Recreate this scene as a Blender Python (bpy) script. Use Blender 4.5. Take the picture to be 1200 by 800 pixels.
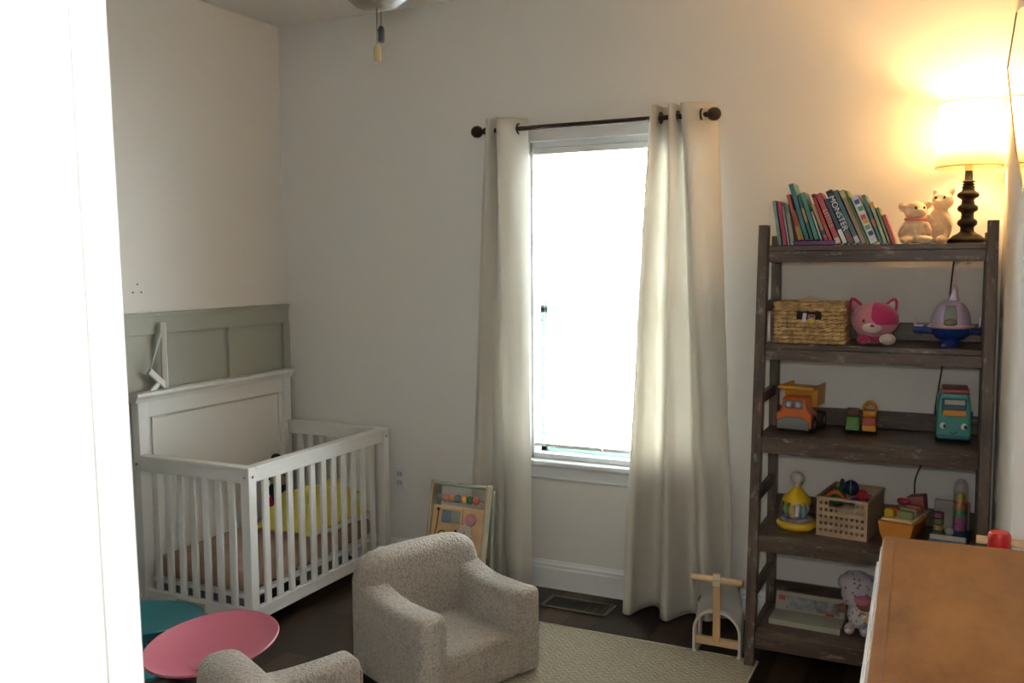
import bpy, bmesh, math, random
from mathutils import Vector, Matrix, noise
random.seed(4)
PI = math.pi
scn = bpy.context.scene
for o in list(bpy.data.objects): bpy.data.objects.remove(o)
COL = scn.collection

# ------------------------------------------------------------------ camera
CAM_F, CAM_P, CAM_R, CAM_Y = 1079.676, 0.0866, -0.0065, 0.4539
CAM_C = Vector((3.2214, -3.8665, 1.5255))
Fv = Vector((-math.sin(CAM_Y)*math.cos(CAM_P), math.cos(CAM_Y)*math.cos(CAM_P), -math.sin(CAM_P)))
R0 = Vector((math.cos(CAM_Y), math.sin(CAM_Y), 0)); U0 = R0.cross(Fv)
Rv = R0*math.cos(CAM_R)+U0*math.sin(CAM_R); Uv = -R0*math.sin(CAM_R)+U0*math.cos(CAM_R)
cd = bpy.data.cameras.new('camera'); cam = bpy.data.objects.new('camera', cd); COL.objects.link(cam)
cam.matrix_world = Matrix(((Rv.x, Uv.x, -Fv.x, CAM_C.x), (Rv.y, Uv.y, -Fv.y, CAM_C.y), (Rv.z, Uv.z, -Fv.z, CAM_C.z), (0, 0, 0, 1)))
cd.sensor_width = 36; cd.sensor_fit = 'HORIZONTAL'; cd.lens = CAM_F/1200*36; cd.clip_start = .02
cd.dof.use_dof = True; cd.dof.focus_distance = 3.7; cd.dof.aperture_fstop = 20
scn.camera = cam

# ------------------------------------------------------------------ light and exposure
scn.view_settings.view_transform = 'Standard'; scn.view_settings.look = 'None'
scn.view_settings.gamma = 1; scn.view_settings.use_curve_mapping = False
scn.view_settings.exposure = 0.97
SKY = 24.0          # bright overcast daylight outside the window
LAMP = 8.5         # bedside lamp bulb (warm)
HALL_FILL = 6.0         # added hallway fill behind the camera, brightens the door frame
FLASH = 19.0        # on-camera flash just above the lens
fl = bpy.data.lights.new('camera_flash', 'POINT'); fl.energy = FLASH; fl.color = (1, .965, .91); fl.shadow_soft_size = .03
fo = bpy.data.objects.new('camera_flash', fl); COL.objects.link(fo); fo.location = (3.19, -3.90, 1.66)
w = bpy.data.worlds.new('sky'); scn.world = w; w.use_nodes = True
wn = w.node_tree.nodes; bg = wn['Background']; bg.inputs[0].default_value = (.93, .97, 1, 1); bg.inputs[1].default_value = SKY

# ------------------------------------------------------------------ materials
MATS = {}
def _m(name):
    m = bpy.data.materials.new(name); m.use_nodes = True
    return m, m.node_tree.nodes, m.node_tree.links, m.node_tree.nodes['Principled BSDF']
def plain(name, col, rough=.5, metal=0, coat=0, sheen=0, bump=0, bscale=200, var=0, vscale=8, spec=None):
    if name in MATS: return MATS[name]
    m, n, l, b = _m(name)
    b.inputs['Base Color'].default_value = (*col, 1); b.inputs['Roughness'].default_value = rough
    b.inputs['Metallic'].default_value = metal; b.inputs['Coat Weight'].default_value = coat
    b.inputs['Sheen Weight'].default_value = sheen
    if spec is not None: b.inputs['Specular IOR Level'].default_value = spec
    tc = n.new('ShaderNodeTexCoord')
    if var:
        nz = n.new('ShaderNodeTexNoise'); nz.inputs['Scale'].default_value = vscale; nz.inputs['Detail'].default_value = 5
        l.new(tc.outputs['Object'], nz.inputs['Vector'])
        r = n.new('ShaderNodeValToRGB'); r.color_ramp.elements[0].position = .3; r.color_ramp.elements[1].position = .7
        r.color_ramp.elements[0].color = (*[c*(1-var) for c in col], 1); r.color_ramp.elements[1].color = (*[min(1, c*(1+var)) for c in col], 1)
        l.new(nz.outputs['Fac'], r.inputs[0]); l.new(r.outputs[0], b.inputs['Base Color'])
    if bump:
        nb = n.new('ShaderNodeTexNoise'); nb.inputs['Scale'].default_value = bscale; nb.inputs['Detail'].default_value = 3
        l.new(tc.outputs['Object'], nb.inputs['Vector'])
        bp = n.new('ShaderNodeBump'); bp.inputs['Strength'].default_value = bump; bp.inputs['Distance'].default_value = .01
        l.new(nb.outputs['Fac'], bp.inputs['Height']); l.new(bp.outputs[0], b.inputs['Normal'])
    MATS[name] = m; return m
def woodm(name, c1, c2, scale=(3, 3, 40), rough=.45, fleck=None, bump=.3, worn=None, nscale=1.0, coat=0):
    """grain streaks stretched along one object axis"""
    if name in MATS: return MATS[name]
    m, n, l, b = _m(name); b.inputs['Specular IOR Level'].default_value = .35
    tc = n.new('ShaderNodeTexCoord'); mp = n.new('ShaderNodeMapping'); mp.inputs['Scale'].default_value = scale
    l.new(tc.outputs['Object'], mp.inputs['Vector'])
    nz = n.new('ShaderNodeTexNoise'); nz.inputs['Scale'].default_value = nscale; nz.inputs['Detail'].default_value = 8; nz.inputs['Roughness'].default_value = .65
    l.new(mp.outputs[0], nz.inputs['Vector'])
    r = n.new('ShaderNodeValToRGB'); r.color_ramp.elements[0].position = .32; r.color_ramp.elements[1].position = .68
    r.color_ramp.elements[0].color = (*c1, 1); r.color_ramp.elements[1].color = (*c2, 1)
    l.new(nz.outputs['Fac'], r.inputs[0]); out = r.outputs[0]
    if worn:
        n2 = n.new('ShaderNodeTexNoise'); n2.inputs['Scale'].default_value = 2.2; n2.inputs['Detail'].default_value = 9; n2.inputs['Roughness'].default_value = .75
        mp2 = n.new('ShaderNodeMapping'); mp2.inputs['Scale'].default_value = tuple(4+s*.55 for s in scale)
        l.new(tc.outputs['Object'], mp2.inputs['Vector']); l.new(mp2.outputs[0], n2.inputs['Vector'])
        r2 = n.new('ShaderNodeValToRGB'); r2.color_ramp.elements[0].position = .56; r2.color_ramp.elements[1].position = .66
        l.new(n2.outputs['Fac'], r2.inputs[0])
        mx = n.new('ShaderNodeMix'); mx.data_type = 'RGBA'; mx.inputs[7].default_value = (*worn, 1)
        l.new(r2.outputs[0], mx.inputs[0]); l.new(out, mx.inputs[6]); out = mx.outputs[2]
    l.new(out, b.inputs['Base Color']); b.inputs['Roughness'].default_value = rough; b.inputs['Coat Weight'].default_value = coat
    bp = n.new('ShaderNodeBump'); bp.inputs['Strength'].default_value = bump; bp.inputs['Distance'].default_value = .004
    l.new(nz.outputs['Fac'], bp.inputs['Height']); l.new(bp.outputs[0], b.inputs['Normal'])
    MATS[name] = m; return m
def cloth(name, col, trans=.35, bscale=600, bump=.1):
    m, n, l, b = _m(name); out = n['Material Output']
    b.inputs['Base Color'].default_value = (*col, 1); b.inputs['Roughness'].default_value = .9
    t = n.new('ShaderNodeBsdfTranslucent'); t.inputs[0].default_value = (*col, 1)
    mx = n.new('ShaderNodeMixShader'); mx.inputs[0].default_value = trans
    tc = n.new('ShaderNodeTexCoord'); w1 = n.new('ShaderNodeTexNoise'); w1.inputs['Scale'].default_value = bscale
    l.new(tc.outputs['Object'], w1.inputs['Vector'])
    bp = n.new('ShaderNodeBump'); bp.inputs['Strength'].default_value = bump; bp.inputs['Distance'].default_value = .003
    l.new(w1.outputs['Fac'], bp.inputs['Height']); l.new(bp.outputs[0], b.inputs['Normal'])
    l.new(b.outputs[0], mx.inputs[1]); l.new(t.outputs[0], mx.inputs[2]); l.new(mx.outputs[0], out.inputs[0])
    MATS[name] = m; return m
def glassy(name, tint=(1, 1, 1), refl=.06):
    m, n, l, b = _m(name); out = n['Material Output']
    t = n.new('ShaderNodeBsdfTransparent'); t.inputs[0].default_value = (*tint, 1)
    g = n.new('ShaderNodeBsdfGlossy'); g.inputs['Roughness'].default_value = .03
    mx = n.new('ShaderNodeMixShader'); mx.inputs[0].default_value = refl
    l.new(t.outputs[0], mx.inputs[1]); l.new(g.outputs[0], mx.inputs[2]); l.new(mx.outputs[0], out.inputs[0])
    MATS[name] = m; return m

WALL = plain('wall_paint', (.80, .775, .735), .75, bump=.06, bscale=260)
CEIL = plain('ceiling_paint', (.82, .79, .74), .9, bump=.1, bscale=120)
TRIM = plain('white_trim_paint', (.82, .83, .84), .35)
SAGE = plain('sage_paint', (.36, .36, .30), .5)
WHITE = plain('white_enamel', (.80, .79, .77), .35)
JAMB = plain('door_frame_enamel', (.86, .87, .89), .4)
BLACKM = plain('black_plastic', (.012, .012, .013), .4)
BRONZE = plain('dark_bronze', (.045, .028, .018), .35, metal=.6, var=.3, vscale=60)
BRASS = plain('brass', (.62, .45, .2), .3, metal=1)
CHROME = plain('steel', (.6, .6, .6), .25, metal=1)
SHELFV = woodm('distressed_wood_upright', (.040, .024, .016), (.125, .083, .058), (26, 26, 3.5), .42, worn=(.24, .19, .165), bump=.6)
SHELFH = woodm('distressed_wood_board', (.040, .024, .017), (.120, .080, .058), (3.5, 26, 26), .36, worn=(.26, .21, .19), bump=.6)
SHELFY = woodm('distressed_wood_side', (.040, .024, .016), (.115, .076, .054), (26, 3.5, 26), .42, worn=(.20, .155, .13), bump=.6)
CURT = cloth('linen_curtain', (.78, .74, .67), .33)
SLAT = cloth('blind_slat', (.93, .95, .95), .45, 10, 0)
GLASS = glassy('window_glass', (.97, 1, .99), .04)
CLEAR = glassy('clear_plastic', (.93, .94, .94), .16)
PINE = woodm('light_pine', (.50, .29, .13), (.66, .42, .21), (20, 20, 2), .4, bump=.1)
BEECH = woodm('beech', (.58, .38, .20), (.70, .49, .29), (2, 20, 20), .4, bump=.08)
BOUCLE = None
def boucle():
    m, n, l, b = _m('cream_boucle')
    tc = n.new('ShaderNodeTexCoord')
    v = n.new('ShaderNodeTexVoronoi'); v.inputs['Scale'].default_value = 115
    nz = n.new('ShaderNodeTexNoise'); nz.inputs['Scale'].default_value = 60; nz.inputs['Detail'].default_value = 6
    l.new(tc.outputs['Object'], nz.inputs['Vector'])
    ad = n.new('ShaderNodeMixRGB'); ad.inputs[0].default_value = .03; l.new(tc.outputs['Object'], ad.inputs[1]); l.new(nz.outputs['Color'], ad.inputs[2])
    l.new(ad.outputs[0], v.inputs['Vector'])
    r = n.new('ShaderNodeValToRGB'); r.color_ramp.elements[0].color = (.64, .57, .49, 1); r.color_ramp.elements[1].color = (.38, .33, .28, 1)
    r.color_ramp.elements[1].position = .8
    l.new(v.outputs['Distance'], r.inputs[0]); l.new(r.outputs[0], b.inputs['Base Color'])
    b.inputs['Roughness'].default_value = .95; b.inputs['Sheen Weight'].default_value = .35
    bp = n.new('ShaderNodeBump'); bp.inputs['Strength'].default_value = .9; bp.inputs['Distance'].default_value = .008; bp.invert = True
    l.new(v.outputs['Distance'], bp.inputs['Height']); l.new(bp.outputs[0], b.inputs['Normal'])
    return m
BOUCLE = boucle()
def floor_mat():
    m, n, l, b = _m('dark_plank_floor')
    tc = n.new('ShaderNodeTexCoord'); mp = n.new('ShaderNodeMapping'); mp.inputs['Rotation'].default_value = (0, 0, PI/2)
    l.new(tc.outputs['Object'], mp.inputs['Vector'])
    br = n.new('ShaderNodeTexBrick'); br.inputs['Scale'].default_value = 1; br.inputs['Brick Width'].default_value = 1.1; br.inputs['Row Height'].default_value = .125
    br.inputs['Mortar Size'].default_value = .0018; br.inputs['Color1'].default_value = (.020, .011, .007, 1); br.inputs['Color2'].default_value = (.075, .042, .024, 1)
    br.inputs['Mortar'].default_value = (.006, .004, .003, 1); br.offset = .37; br.inputs['Bias'].default_value = -.2
    l.new(mp.outputs[0], br.inputs['Vector'])
    mp2 = n.new('ShaderNodeMapping'); mp2.inputs['Scale'].default_value = (30, 2, 1); l.new(tc.outputs['Object'], mp2.inputs['Vector'])
    nz = n.new('ShaderNodeTexNoise'); nz.inputs['Scale'].default_value = 1.5; nz.inputs['Detail'].default_value = 8; l.new(mp2.outputs[0], nz.inputs['Vector'])
    r = n.new('ShaderNodeValToRGB'); r.color_ramp.elements[0].color = (.45, .45, .45, 1); r.color_ramp.elements[1].color = (1.3, 1.3, 1.3, 1)
    l.new(nz.outputs['Fac'], r.inputs[0])
    mx = n.new('ShaderNodeMixRGB'); mx.blend_type = 'MULTIPLY'; mx.inputs[0].default_value = 1; l.new(br.outputs['Color'], mx.inputs[1]); l.new(r.outputs[0], mx.inputs[2])
    l.new(mx.outputs[0], b.inputs['Base Color']); b.inputs['Roughness'].default_value = .5; b.inputs['Specular IOR Level'].default_value = .3
    bp = n.new('ShaderNodeBump'); bp.inputs['Strength'].default_value = .2; bp.inputs['Distance'].default_value = .003
    l.new(br.outputs['Fac'], bp.inputs['Height']); bp.invert = True; l.new(bp.outputs[0], b.inputs['Normal'])
    return m
def rug_mat():
    m, n, l, b = _m('woven_rug')
    tc = n.new('ShaderNodeTexCoord'); sp = n.new('ShaderNodeSeparateXYZ'); l.new(tc.outputs['Object'], sp.inputs[0])
    # chevron: z = x*freq + pingpong(y)
    pp = n.new('ShaderNodeMath'); pp.operation = 'PINGPONG'; pp.inputs[1].default_value = .022; l.new(sp.outputs[0], pp.inputs[0])
    ad = n.new('ShaderNodeMath'); ad.operation = 'ADD'; l.new(pp.outputs[0], ad.inputs[0]); l.new(sp.outputs[1], ad.inputs[1])
    mu = n.new('ShaderNodeMath'); mu.operation = 'MULTIPLY'; mu.inputs[1].default_value = 2*PI/.026; l.new(ad.outputs[0], mu.inputs[0])
    si = n.new('ShaderNodeMath'); si.operation = 'SINE'; l.new(mu.outputs[0], si.inputs[0])
    nz = n.new('ShaderNodeTexNoise'); nz.inputs['Scale'].default_value = 90; nz.inputs['Detail'].default_value = 4; l.new(tc.outputs['Object'], nz.inputs['Vector'])
    a2 = n.new('ShaderNodeMath'); a2.operation = 'MULTIPLY_ADD'; a2.inputs[1].default_value = .18; l.new(si.outputs[0], a2.inputs[0]); l.new(nz.outputs['Fac'], a2.inputs[2])
    r = n.new('ShaderNodeValToRGB'); r.color_ramp.elements[0].position = .3; r.color_ramp.elements[1].position = .7
    r.color_ramp.elements[0].color = (.26, .225, .16, 1); r.color_ramp.elements[1].color = (.39, .345, .255, 1)
    l.new(a2.outputs[0], r.inputs[0]); l.new(r.outputs[0], b.inputs['Base Color']); b.inputs['Roughness'].default_value = .95
    bp = n.new('ShaderNodeBump'); bp.inputs['Strength'].default_value = .6; bp.inputs['Distance'].default_value = .004
    l.new(a2.outputs[0], bp.inputs['Height']); l.new(bp.outputs[0], b.inputs['Normal'])
    return m

# ------------------------------------------------------------------ mesh helpers
class MB:
    def __init__(s): s.b = bmesh.new()
    def _x(s, vs, M):
        for v in vs: v.co = M @ v.co
    def box(s, c, d, rot=(0, 0, 0), bev=0, seg=2):
        r = bmesh.ops.create_cube(s.b, size=1); vs = r['verts']
        s._x(vs, Matrix.Diagonal((*d, 1)))
        if bev:
            es = list({e for v in vs for e in v.link_edges})
            rr = bmesh.ops.bevel(s.b, geom=es, offset=min(bev, min(d)*.49), segments=seg, affect='EDGES', profile=.5)
            vs = list({v for f in rr['faces'] for v in f.verts} | {v for v in vs if v.is_valid})
        from mathutils import Euler
        s._x(vs, Matrix.Translation(c) @ Euler(rot).to_matrix().to_4x4()); return s
    def cyl(s, p0, p1, r, r2=None, seg=16, cap=True):
        p0, p1 = Vector(p0), Vector(p1); d = p1-p0
        q = bmesh.ops.create_cone(s.b, cap_ends=cap, segments=seg, radius1=r, radius2=r if r2 is None else r2, depth=d.length)
        s._x(q['verts'], Matrix.Translation((p0+p1)/2) @ d.to_track_quat('Z', 'Y').to_matrix().to_4x4()); return s
    def ell(s, c, d, rot=(0, 0, 0), u=20, v=12):
        from mathutils import Euler
        q = bmesh.ops.create_uvsphere(s.b, u_segments=u, v_segments=v, radius=1)
        s._x(q['verts'], Matrix.Translation(c) @ Euler(rot).to_matrix().to_4x4() @ Matrix.Diagonal((*d, 1))); return s
    def torus(s, c, R, r, axis='Z', seg=28, cs=8, sq=(1, 1)):
        pts = []
        for i in range(seg):
            a = 2*PI*i/seg; x, y = R*math.cos(a)*sq[0], R*math.sin(a)*sq[1]
            p = {'Z': (x, y, 0), 'Y': (x, 0, y), 'X': (0, x, y)}[axis]; pts.append(Vector(c)+Vector(p))
        return s.tube(pts, r, cs, closed=True)
    def tube(s, pts, r, cs=8, closed=False):
        pts = [Vector(p) for p in pts]; n = len(pts); rings = []
        rr = r if hasattr(r, '__len__') else [r]*n
        up = None
        for i, p in enumerate(pts):
            t = (pts[(i+1) % n]-pts[i-1]) if closed else (pts[min(i+1, n-1)]-pts[max(i-1, 0)])
            t.normalize()
            if up is None: up = Vector((0, 0, 1)) if abs(t.z) < .9 else Vector((1, 0, 0))
            a = t.cross(up)
            if a.length < 1e-4: a = t.orthogonal()
            a.normalize(); b = a.cross(t).normalized(); up = b
            rings.append([s.b.verts.new(p+(a*math.cos(2*PI*k/cs)+b*math.sin(2*PI*k/cs))*rr[i]) for k in range(cs)])
        m = n if closed else n-1
        for i in range(m):
            A, B = rings[i], rings[(i+1) % n]
            for k in range(cs): s.b.faces.new((A[k], A[(k+1) % cs], B[(k+1) % cs], B[k]))
        if not closed:
            s.b.faces.new(rings[0][::-1]); s.b.faces.new(rings[-1])
        return s
    def lathe(s, prof, c=(0, 0, 0), seg=32, M=None, sq=(1, 1)):
        rings = []
        M = M or Matrix()
        for r, z in prof:
            if r < 1e-5: rings.append([s.b.verts.new(Vector(c)+M @ Vector((0, 0, z)))])
            else: rings.append([s.b.verts.new(Vector(c)+M @ Vector((r*math.cos(2*PI*k/seg)*sq[0], r*math.sin(2*PI*k/seg)*sq[1], z))) for k in range(seg)])
        for A, B in zip(rings, rings[1:]):
            if len(A) == 1 and len(B) == 1: continue
            for k in range(seg):
                k2 = (k+1) % seg
                if len(A) == 1: s.b.faces.new((A[0], B[k2], B[k]))
                elif len(B) == 1: s.b.faces.new((A[k], A[k2], B[0]))
                else: s.b.faces.new((A[k], A[k2], B[k2], B[k]))
        return s
    def prism(s, poly, t0, t1, axis='Y'):
        """poly of (a,b) extruded along axis: Y -> (x,z), X -> (y,z), Z -> (x,y)"""
        f = {'Y': lambda a, b, t: (a, t, b), 'X': lambda a, b, t: (t, a, b), 'Z': lambda a, b, t: (a, b, t)}[axis]
        A = [s.b.verts.new(f(a, b, t0)) for a, b in poly]; B = [s.b.verts.new(f(a, b, t1)) for a, b in poly]
        n = len(poly)
        s.b.faces.new(A); s.b.faces.new(B[::-1])
        for i in range(n): s.b.faces.new((A[i], B[i], B[(i+1) % n], A[(i+1) % n]))
        return s
    def move(s, M):
        for v in s.b.verts: v.co = M @ v.co
        return s
    def build(s, name, mat, parent=None, bev=0, seg=2, smooth=False, sub=0, remesh=0, loc=None, angle=40):
        bmesh.ops.recalc_face_normals(s.b, faces=s.b.faces[:])
        me = bpy.data.meshes.new(name); s.b.to_mesh(me); s.b.free()
        me.materials.append(mat); o = bpy.data.objects.new(name, me); COL.objects.link(o)
        if loc: o.location = loc
        if parent: o.parent = parent
        if bev:
            q = o.modifiers.new('bevel', 'BEVEL'); q.width = bev; q.segments = seg; q.limit_method = 'ANGLE'; q.angle_limit = math.radians(35)
        if remesh:
            q = o.modifiers.new('remesh', 'REMESH'); q.mode = 'VOXEL'; q.voxel_size = remesh; q.use_smooth_shade = True
            q = o.modifiers.new('smooth', 'SMOOTH'); q.iterations = 6; q.factor = .6
        if sub:
            q = o.modifiers.new('sub', 'SUBSURF'); q.levels = sub; q.render_levels = sub
        if smooth:
            for p in me.polygons: p.use_smooth = True
            if not sub and not remesh:
                try: me.set_sharp_from_angle(angle=math.radians(angle))
                except Exception: pass
        return o
def tag(o, label=None, cat=None, group=None, kind=None):
    if label: o['label'] = label
    if cat: o['category'] = cat
    if group: o['group'] = group
    if kind: o['kind'] = kind
    return o
def thing(name, label, cat, loc=(0, 0, 0), rz=0, group=None):
    o = bpy.data.objects.new(name, None); COL.objects.link(o); o.location = loc; o.rotation_euler = (0, 0, rz)
    o.empty_display_size = .05
    return tag(o, label, cat, group)
def struct(name, mb, mat, label=None, parent=None, **k):
    o = mb.build(name, mat, parent, **k)
    if not parent: tag(o, label or name.replace('_', ' '), name.split('_')[0], kind='structure')
    return o

# ------------------------------------------------------------------ room shell
H = 2.74; RX = 3.351; FY = -3.40; AY = -1.32; AX = 3.80
WX0, WX1, WZ0, WZ1 = 1.432, 2.175, .61, 2.062           # window opening
struct('floor', MB().box((1.95, -2.6, -.05), (4.3, 5.6, .1)), floor_mat(), 'dark brown wood plank floor')
struct('ceiling', MB().box((1.95, -2.6, H+.05), (4.3, 5.6, .1)), CEIL, 'off-white painted ceiling')
b = MB()
b.box(((WX0-.2)/2, .08, H/2), (WX0+.2, .16, H)); b.box(((WX1+3.95)/2, .08, H/2), (3.95-WX1, .16, H))
b.box(((WX0+WX1)/2, .08, WZ0/2), (WX1-WX0, .16, WZ0)); b.box(((WX0+WX1)/2, .08, (WZ1+H)/2), (WX1-WX0, .16, H-WZ1))
struct('wall_back', b, WALL, 'off-white painted wall holding the window')
struct('wall_left', MB().box((-.1, -2.6, H/2), (.2, 5.3, H)), WALL, 'off-white painted wall behind the crib')
struct('wall_right', MB().box(((RX+3.95)/2, AY/2, H/2), (3.95-RX, -AY, H)), WALL, 'short off-white wall beside the bookshelf and lamp')
struct('wall_alcove', MB().box((AX+.08, -2.40, H/2), (.16, 2.1, H)), WALL, 'off-white wall of the alcove behind the dresser')
DX0, DX1, DZ = 2.665, 3.50, 2.06                          # doorway
b = MB(); b.box((DX0/2-.01, FY-.06, H/2), (DX0, .12, H)); b.box(((DX1+.02+3.96)/2, FY-.06, H/2), (3.96-DX1-.02, .12, H))
b.box(((DX0+DX1)/2, FY-.06, (DZ+.02+H)/2), (DX1-DX0+.04, .12, H-DZ-.02))
struct('wall_front', b, WALL, 'off-white wall with the doorway the photograph looks through')
# hallway shell behind the camera
b = MB(); b.box((2.0, -4.45, H/2), (.1, 1.86, H)); b.box((4.0, -4.45, H/2), (.1, 1.86, H)); b.box((3.0, -5.38, H/2), (2.1, .1, H))
struct('wall_hall', b, WALL, 'off-white hallway walls outside the nursery door')

# door frame: jamb lining, stop, casings (near left edge of the photograph)
lean = math.radians(.95)
df = tag(bpy.data.objects.new('door_1', None), 'white painted doorway frame at the left edge', 'door', kind='structure'); COL.objects.link(df)
df.location = (2.7145, FY, 0)
def leftpart(b, name, m=JAMB):
    o = b.build(name, m, df, bev=.002); o.rotation_euler = (0, -math.radians(1.1), 0); return o
leftpart(MB().box((-.030, -.06, DZ/2), (.060, .124, DZ)), 'jamb')
leftpart(MB().box((.0055, -.0595, DZ/2), (.011, .043, DZ)), 'door_stop')
leftpart(MB().box((.0012, -.0363, DZ/2), (.0024, .0032, DZ)), 'groove_shade_strip', plain('groove_shade_grey', (.05, .05, .055), .8))  # thin dark strip painting the shaded groove line between jamb and stop
leftpart(MB().box((-.055, -.1305, (DZ+.06)/2), (.075, .017, DZ+.06)).box((-.06, -.142, (DZ+.06)/2), (.045, .008, DZ+.06)), 'casing')
leftpart(MB().box((-.055, .009, (DZ+.06)/2), (.075, .016, DZ+.06)), 'casing')
RXJ = DX1-2.7145
b = MB(); b.box((RXJ+.009, -.06, DZ/2), (.018, .124, DZ)); b.build('jamb', JAMB, df, bev=.002)
b = MB(); b.box((RXJ+.045, -.1305, (DZ+.06)/2), (.075, .017, DZ+.06)); b.build('casing', JAMB, df, bev=.002)
b = MB(); b.box(((RXJ-.02)/2, -.06, DZ+.009), (RXJ+.09, .124, .018)); b.build('head_jamb', JAMB, df, bev=.002)

# baseboards: board with a moulded cap
def baseboard(name, x0, x1, label, horizontal=True, at=0, sgn=-1):
    prof = [(0, 0), (.016, 0), (.016, .095), (.011, .101), (.013, .112), (.007, .122), (.004, .131), (0, .131)]
    b = MB()
    if horizontal: b.prism([(at+sgn*a, z) for a, z in prof], x0, x1, 'X')
    else: b.prism([(at-sgn*a, z) for a, z in prof], x0, x1, 'Y')
    return struct(name, b, TRIM, label)
baseboard('baseboard_back', .016, RX-.001, 'white moulded baseboard under the window')
baseboard('baseboard_left', -3.38, -.001, 'white baseboard behind the crib', False, 0.0)
baseboard('baseboard_right', AY, -.02, 'white baseboard of the short right wall', False, RX, 1)

# sage board-and-batten wainscot on the left wall
ws = tag(bpy.data.objects.new('trim_1', None), 'sage green board and batten wainscot on the left wall', 'trim', kind='structure'); COL.objects.link(ws)
MB().box((.004, -1.7, .72), (.006, 3.38, 1.18)).build('panel_board', SAGE, ws)
b = MB(); b.box((.018, -1.7, 1.302), (.036, 3.385, .018)); b.box((.013, -1.7, 1.286), (.024, 3.385, .016)); b.build('cap_rail', SAGE, ws, bev=.003)
MB().box((.015, -1.7, 1.25), (.020, 3.385, .07)).build('top_rail', SAGE, ws, bev=.0015)
for y in (-.022, -.425, -.83, -1.235, -1.64, -2.05): MB().box((.0145, y, .68), (.0185, .055, 1.08)).build('batten', SAGE, ws, bev=.0015)

# ------------------------------------------------------------------ window
wd = tag(bpy.data.objects.new('window_1', None), 'white double-hung window behind the curtains', 'window', kind='structure'); COL.objects.link(wd)
xm = (WX0+WX1)/2; ww = WX1-WX0
b = MB()
for x in (WX0+.007, WX1-.007): b.box((x, .075, (WZ0+WZ1)/2), (.014, .14, WZ1-WZ0))
b.box((xm, .075, WZ1-.012), (ww, .14, .024)); b.box((xm, .075, WZ0+.012), (ww, .14, .024)); b.build('window_frame', TRIM, wd, bev=.002)
b = MB()
b.box((WX0-.03, -.009, (WZ0+WZ1)/2), (.062, .018, WZ1-WZ0+.02)); b.box((WX1+.03, -.009, (WZ0+WZ1)/2), (.062, .018, WZ1-WZ0+.02)); b.box((xm, -.010, WZ1+.038), (ww+.13, .020, .072))
b.build('window_casing', TRIM, wd, bev=.003)
b = MB(); b.box((xm, -.014, WZ0-.012), (ww+.16, .075, .024)); b.build('window_sill', TRIM, wd, bev=.006, seg=3)
b = MB(); b.prism([(0, .515), (-.012, .515), (-.018, .525), (-.014, .532), (-.014, .572), (-.022, .585), (0, .585)], WX0-.06, WX1+.06, 'X'); b.build('window_apron', TRIM, wd)
SASH = plain('sash_vinyl', (.26, .35, .31), .5)
ZM = 1.305
def sash(z0, z1, y, nm):
    b = MB(); s = .034
    for x in (WX0+.024+s/2, WX1-.024-s/2): b.box((x, y, (z0+z1)/2), (s, .03, z1-z0))
    for z in (z0+s/2, z1-s/2): b.box((xm, y, z), (ww-.05, .03, s))
    so = b.build('window_sash', SASH, wd, bev=.002)
    m = MB(); m.box((xm, y, (z0+z1)/2), (ww-.1, .012, .014)); 
    for k in (1, 2): m.box((WX0+ww*k/3, y, (z0+z1)/2), (.014, .0118, z1-z0-.05))
    m.build('muntin', SASH, so)
    MB().box((xm, y, (z0+z1)/2), (ww-.1, .004, z1-z0-.05)).build('pane', GLASS, so)
sash(ZM-.017, WZ1-.024, .105, 'upper'); sash(WZ0+.024, ZM+.017, .072, 'lower')
# venetian blind in the opening
bl = thing('venetian_blind', 'white horizontal venetian blind inside the window', 'blind', (xm, .022, WZ1))
bw = ww-.032
MB().box((0, 0, -.040), (bw, .045, .028)).build('head_rail', WHITE, bl, bev=.003)
b = MB(); z = -.062; n = 0
while z > -(WZ1-WZ0)+.075:
    b.box((0, 0, z), (bw, .040, .0028), (math.radians(-3), 0, 0)); z -= .036
b.build('slats', SLAT, bl)
MB().box((0, 0, z+.006), (bw, .040, .016)).build('bottom_rail', WHITE, bl, bev=.003)
for x in (-.30, -.06, .175, .30):
    MB().cyl((x, -.022, -.06), (x, -.022, z+.006), .0012, seg=6).cyl((x, .022, -.06), (x, .022, z+.006), .0012, seg=6).build('ladder_cord', plain('cord_white', (.7, .74, .74), .8), bl)
for x in (-.24, -.02): MB().lathe([(0, 0), (.006, .002), (.007, .012), (.003, .02), (0, .022)], (x, -.026, z-.004), 10).build('cord_tassel', WHITE, bl, smooth=True)

# curtain rod
RZ, RY = 2.116, -.09
rod = thing('curtain_rod', 'dark bronze curtain rod with round ball finials above the window', 'curtain rod', (1.75, 0, RZ))
MB().cyl((-.515, RY, 0), (.52, RY, 0), .0105, seg=20).build('rod', BRONZE, rod, smooth=True)
for s, x in ((-1, -.525), (1, .53)):
    b = MB(); M = Matrix.Rotation(s*PI/2, 4, 'Y')
    b.lathe([(0, -.012), (.013, -.012), (.014, -.004), (.009, .0), (.008, .008), (.012, .012), (.012, .016), (.009, .019), (.020, .026), (.0265, .038), (.0275, .048), (.025, .060), (.017, .070), (.007, .075), (0, .076)], (x-s*.03, RY, 0), 24, M)
    b.build('finial', BRONZE, rod, smooth=True)
for x in (-.50, .47):
    b = MB(); b.cyl((x, -.001, 0), (x, RY, 0), .006); b.cyl((x, -.0005, 0), (x, -.008, 0), .025, seg=20); b.torus((x, RY, 0), .013, .004, 'X'); b.build('bracket', BRONZE, rod, smooth=True)

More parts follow.
